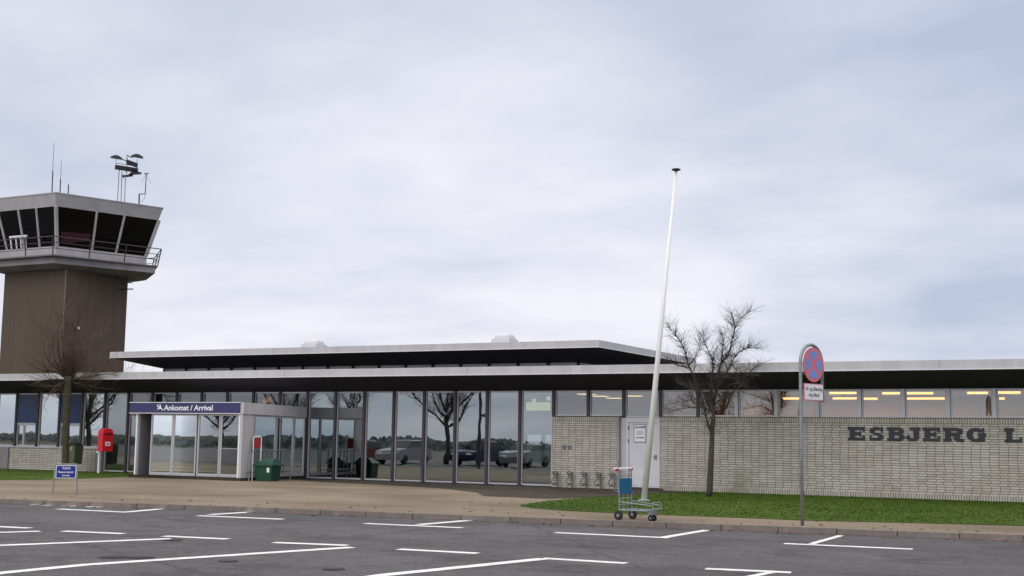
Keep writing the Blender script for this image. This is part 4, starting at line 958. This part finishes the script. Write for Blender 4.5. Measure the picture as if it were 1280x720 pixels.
z1 = lambda L_, dds: [V1(830+x_/4.8, 380+y_/4.8, dds*k/len(L_)) for k, (x_, y_) in enumerate(L_)]
tr = [V1(886.5, 620.5), V1(888, 590), V1(889.5, 560), V1(890.5, 530), V1(892, 520)]
limbs = [(tr, .105, .07),
 (z1([(297, 715), (300, 590), (320, 500), (330, 400), (345, 350), (385, 300), (410, 210), (425, 150), (420, 100), (400, 55)], .5), .062, .010),
 (z1([(290, 790), (262, 715), (235, 600), (210, 520), (180, 440), (150, 370), (120, 270), (90, 215), (60, 180), (25, 130)], -.7), .055, .008),
 (z1([(300, 600), (280, 530), (290, 420), (300, 370), (270, 290), (240, 230), (235, 180)], -1.2), .036, .007),
 (z1([(320, 500), (370, 430), (395, 370), (430, 310), (480, 270), (520, 262), (560, 268)], 1.1), .036, .007),
 (z1([(300, 600), (350, 570), (400, 540), (450, 500), (520, 400), (600, 350)], 1.5), .030, .006),
 (z1([(288, 650), (220, 620), (130, 625), (60, 640), (10, 650)], -.9), .026, .006),
 (z1([(240, 610), (190, 575), (120, 585), (40, 600)], .8), .020, .005),
 (z1([(425, 150), (450, 100), (490, 65), (515, 45)], .1), .013, .005),
 (z1([(160, 385), (90, 370), (40, 350), (0, 345)], -.3), .018, .006),
 (z1([(150, 370), (190, 320), (215, 260), (215, 200)], .5), .018, .006),
 (z1([(345, 350), (350, 280), (355, 210), (350, 180)], -.5), .018, .006),
 (z1([(400, 360), (440, 400), (500, 420), (560, 430)], 1.0), .016, .006),
 (z1([(300, 480), (340, 440), (420, 450), (480, 500)], -1.3), .018, .006),
 (z1([(220, 540), (150, 500), (90, 480)], 1.2), .018, .006),
 (z1([(335, 390), (365, 330), (375, 260)], 1.2), .018, .006)]
limb_tree('bare_tree', 'leafless dark spreading tree in the lawn before the long brick wall', None, b1, [(p_, a_*(.95 if i_ == 0 else .66), b_*.8) for i_, (p_, a_, b_) in enumerate(limbs)], 'bark', 'twig dark', 1250, (.20, .52), 5, .0046, .24)
b2 = atz(81.5, 591, .02); V2 = vplane(b2)
z2 = lambda L_, dds: [V2(20+x_/3.27, 380+y_/3.27, dds*k/len(L_)) for k, (x_, y_) in enumerate(L_)]
tr = [V2(81.5, 591), V2(82, 560), V2(83, 520), V2(84, 495), V2(85, 470)]
limbs = [(tr, .135, .14)]
shoots = [[(210, 300), (192, 190), (188, 80), (195, 0)], [(215, 290), (238, 150), (245, 100), (272, 40)], [(200, 290), (132, 232), (105, 130), (98, 60)], [(225, 300), (280, 230), (302, 130)], [(215, 300), (218, 200), (222, 90)],
          [(225, 310), (300, 300), (370, 285), (440, 300)], [(225, 310), (330, 290), (380, 250)], [(200, 290), (160, 230), (150, 150)], [(220, 290), (260, 230), (270, 150)], [(200, 310), (120, 310), (60, 330)], [(230, 320), (320, 340), (420, 350), (470, 335)],
          [(200, 320), (150, 350), (120, 400)], [(230, 320), (300, 350), (340, 400)], [(200, 280), (170, 180), (175, 100)], [(225, 290), (250, 200), (310, 190), (330, 120)]]
limbs.append((z2([(212, 310), (180, 285), (150, 276), (110, 274)], .2), .055, .035)); limbs.append((z2([(215, 310), (235, 300), (240, 270)], .2), .06, .03))
for i, s_ in enumerate(shoots): limbs.append((z2(s_, (-1)**i*.7), .034, .008))
t2 = limb_tree('pollarded_tree', 'leafless pollarded tree with reddish upright shoots behind the low blue sign', None, b2, limbs, 'mossy bark', 'twig red', 280, (.4, 1.2), 8, .0078, .22)

# trees, hedge and lamp post across the car park, opposite the glass front, which mirrors them
def far_tree(x, y, h, seed, label, tm='bark'):
    r_ = random.Random(seed); B = Vector((x, y, ROAD)); lim = [([B, B+Vector((.1, 0, h*.2)), B+Vector((0, .1, h*.36))], h*.019, h*.014)]
    for k in range(9):
        a = k*2.4+r_.uniform(-.4, .4); s0 = B+Vector((0, 0, h*(.26+.02*k))); sp_ = r_.uniform(.16, .42)
        pts = [s0]
        for j in range(1, 6): pts.append(s0+Vector((math.cos(a+.12*j), math.sin(a+.12*j), 0))*h*sp_*(j/5)**.85+Z*h*(.62-.3*sp_)*(j/5)**1.2+Vector((r_.uniform(-1, 1), r_.uniform(-1, 1), r_.uniform(-1, 1)))*h*.015)
        lim.append((pts, h*.009, h*.0015))
    limb_tree('bare_tree', label, None, tuple(B), lim, tm, 'twig dark', 460, (h*.05, h*.16), seed, h*.0011, .22)
far_tree(-40.5, -31.5, 8.6, 21, 'large bare tree mirrored in the sixth and seventh tall hall panes')
far_tree(-46, -6.8, 6.6, 22, 'bare tree mirrored in the tall pane between the postbox and the entrance porch')
far_tree(-62, -52, 7.5, 23, 'bare tree mirrored in the pale windows left of the postbox')
far_tree(-27.5, -46, 8.5, 24, 'bare tree mirrored faintly in the high windows over the long brick wall')
far_tree(-52.2, -31, 7.2, 25, 'bare tree mirrored in the glass doors of the entrance porch')
r_ = random.Random(9); b = MB()
for i in range(9000):
    x = r_.uniform(-260, 60); y = -104+r_.uniform(-6, 6)+x*.12; h = .9+.6*math.sin(x*.05)+.35*math.sin(x*.17+1)+r_.uniform(-.35, .35); s_ = r_.uniform(.2, .55); z_ = r_.uniform(0, max(.4, h*.7))
    a = r_.uniform(0, 3.14); e_ = Vector((math.cos(a), math.sin(a), r_.uniform(-.4, .4)))*s_; g_ = Vector((r_.uniform(-.4, .4), r_.uniform(-.4, .4), 1))*s_; c_ = Vector((x, y, z_))
    bi = len(b.v); b.v += [tuple(c_-e_), tuple(c_+e_*.6-g_*.5), tuple(c_+e_), tuple(c_+g_), tuple(c_-e_*.5+g_*.8)]; b.face(range(bi, bi+5))
setp(b.build('far_hedge', 'hedge'), 'distant dark belt of bushes across the car park, mirrored low in the tall panes', 'bushes', kind='stuff')
t = thing('lamp_post', 'dark lamp post across the car park mirrored in the third tall hall pane', 'lamp post', (-33.0, -22.0, ROAD))
local('pole', MB().tube([(0, 0, 0), (0, 0, 6.5)], [.11, .08], 12), 'dark bronze', t); local('horn', MB().lathe((.18, 0, 2.9), [(.03, -.12), (.12, .12)], 12, (X, Y, Z)).tube([(.05, 0, 2.9), (.16, 0, 2.9)], .02, 6), 'dark bronze', t); local('lamp_head', MB().bevbox(-.2, .5, -.12, .12, 6.5, 6.65, .03), 'dark bronze', t)

# parked cars across the car park, mirrored in the tall hall panes
mat('car silver', (.20, .21, .22), .35, metal=.3); mat('car dark blue', (.02, .03, .07), .3, metal=.3); mat('car white', (.30, .31, .32), .35); mat('car maroon', (.14, .02, .025), .3); mat('car window', (.02, .025, .03), .1)
def car(x, y, rot, paint, label):
    t = thing('parked_car', label, 'car', (x, y, ROAD), rot, 'parked cars across the car park'); A = Vector((0, 1, 0))
    body = [(-2.05, .30), (-2.1, .62), (-2.0, .86), (-1.0, .97), (1.55, 1.0), (2.0, .93), (2.08, .6), (2.05, .30), (1.72, .28), (1.55, .52), (1.25, .60), (.98, .52), (.82, .26), (-.86, .26), (-1.0, .52), (-1.28, .60), (-1.56, .52), (-1.72, .28)]
    b = MB().use(paint); b.flat(body[::-1], (0, 0, 0), A, Z, X, -.82, .82); local('body', b, None, t)
    b = MB().use('car window'); cb_ = [(-1.0, -.74), (1.6, -.74), (1.6, .74), (-1.0, .74)]; b.frust([(q[1], q[0]) for q in cb_][::-1], .985, [(q[1]*.82, q[0]*.62+.28) for q in cb_][::-1], 1.40); local('windows', b, None, t)
    b = MB().use(paint); b.frust([(q[1]*.82, q[0]*.62+.28) for q in cb_][::-1], 1.402, [(q[1]*.74, q[0]*.54+.28) for q in cb_][::-1], 1.46); local('roof', b, None, t)
    for sx in (-1, 1):
        for sy in (-1.28, 1.27):
            local('wheel', MB().use('rubber').lathe((sx*.74, sy, .31), [(.27, -.1), (.31, -.07), (.31, .07), (.27, .1)], 18, (X, A, Z)), None, t)
        local('headlight', MB().use('sign white').box(sx*.48-.16, sx*.48+.16, -2.11, -2.0, .62, .76), None, t)
for i, (x, y, p_, l) in enumerate(((-34.2, -30, 'car silver', 'dull silver hatchback mirrored at the foot of the seventh tall hall pane'), (-37.6, -30.4, 'car dark blue', 'dark blue hatchback mirrored at the foot of the sixth tall hall pane'),
    (-42.6, -29.8, 'car white', 'pale grey hatchback mirrored at the foot of the fifth tall hall pane'), (-46.4, -30.2, 'car maroon', 'maroon hatchback mirrored at the foot of the fourth tall hall pane'))):
    car(x, y, math.pi+(.04 if i % 2 else -.05), p_, l)
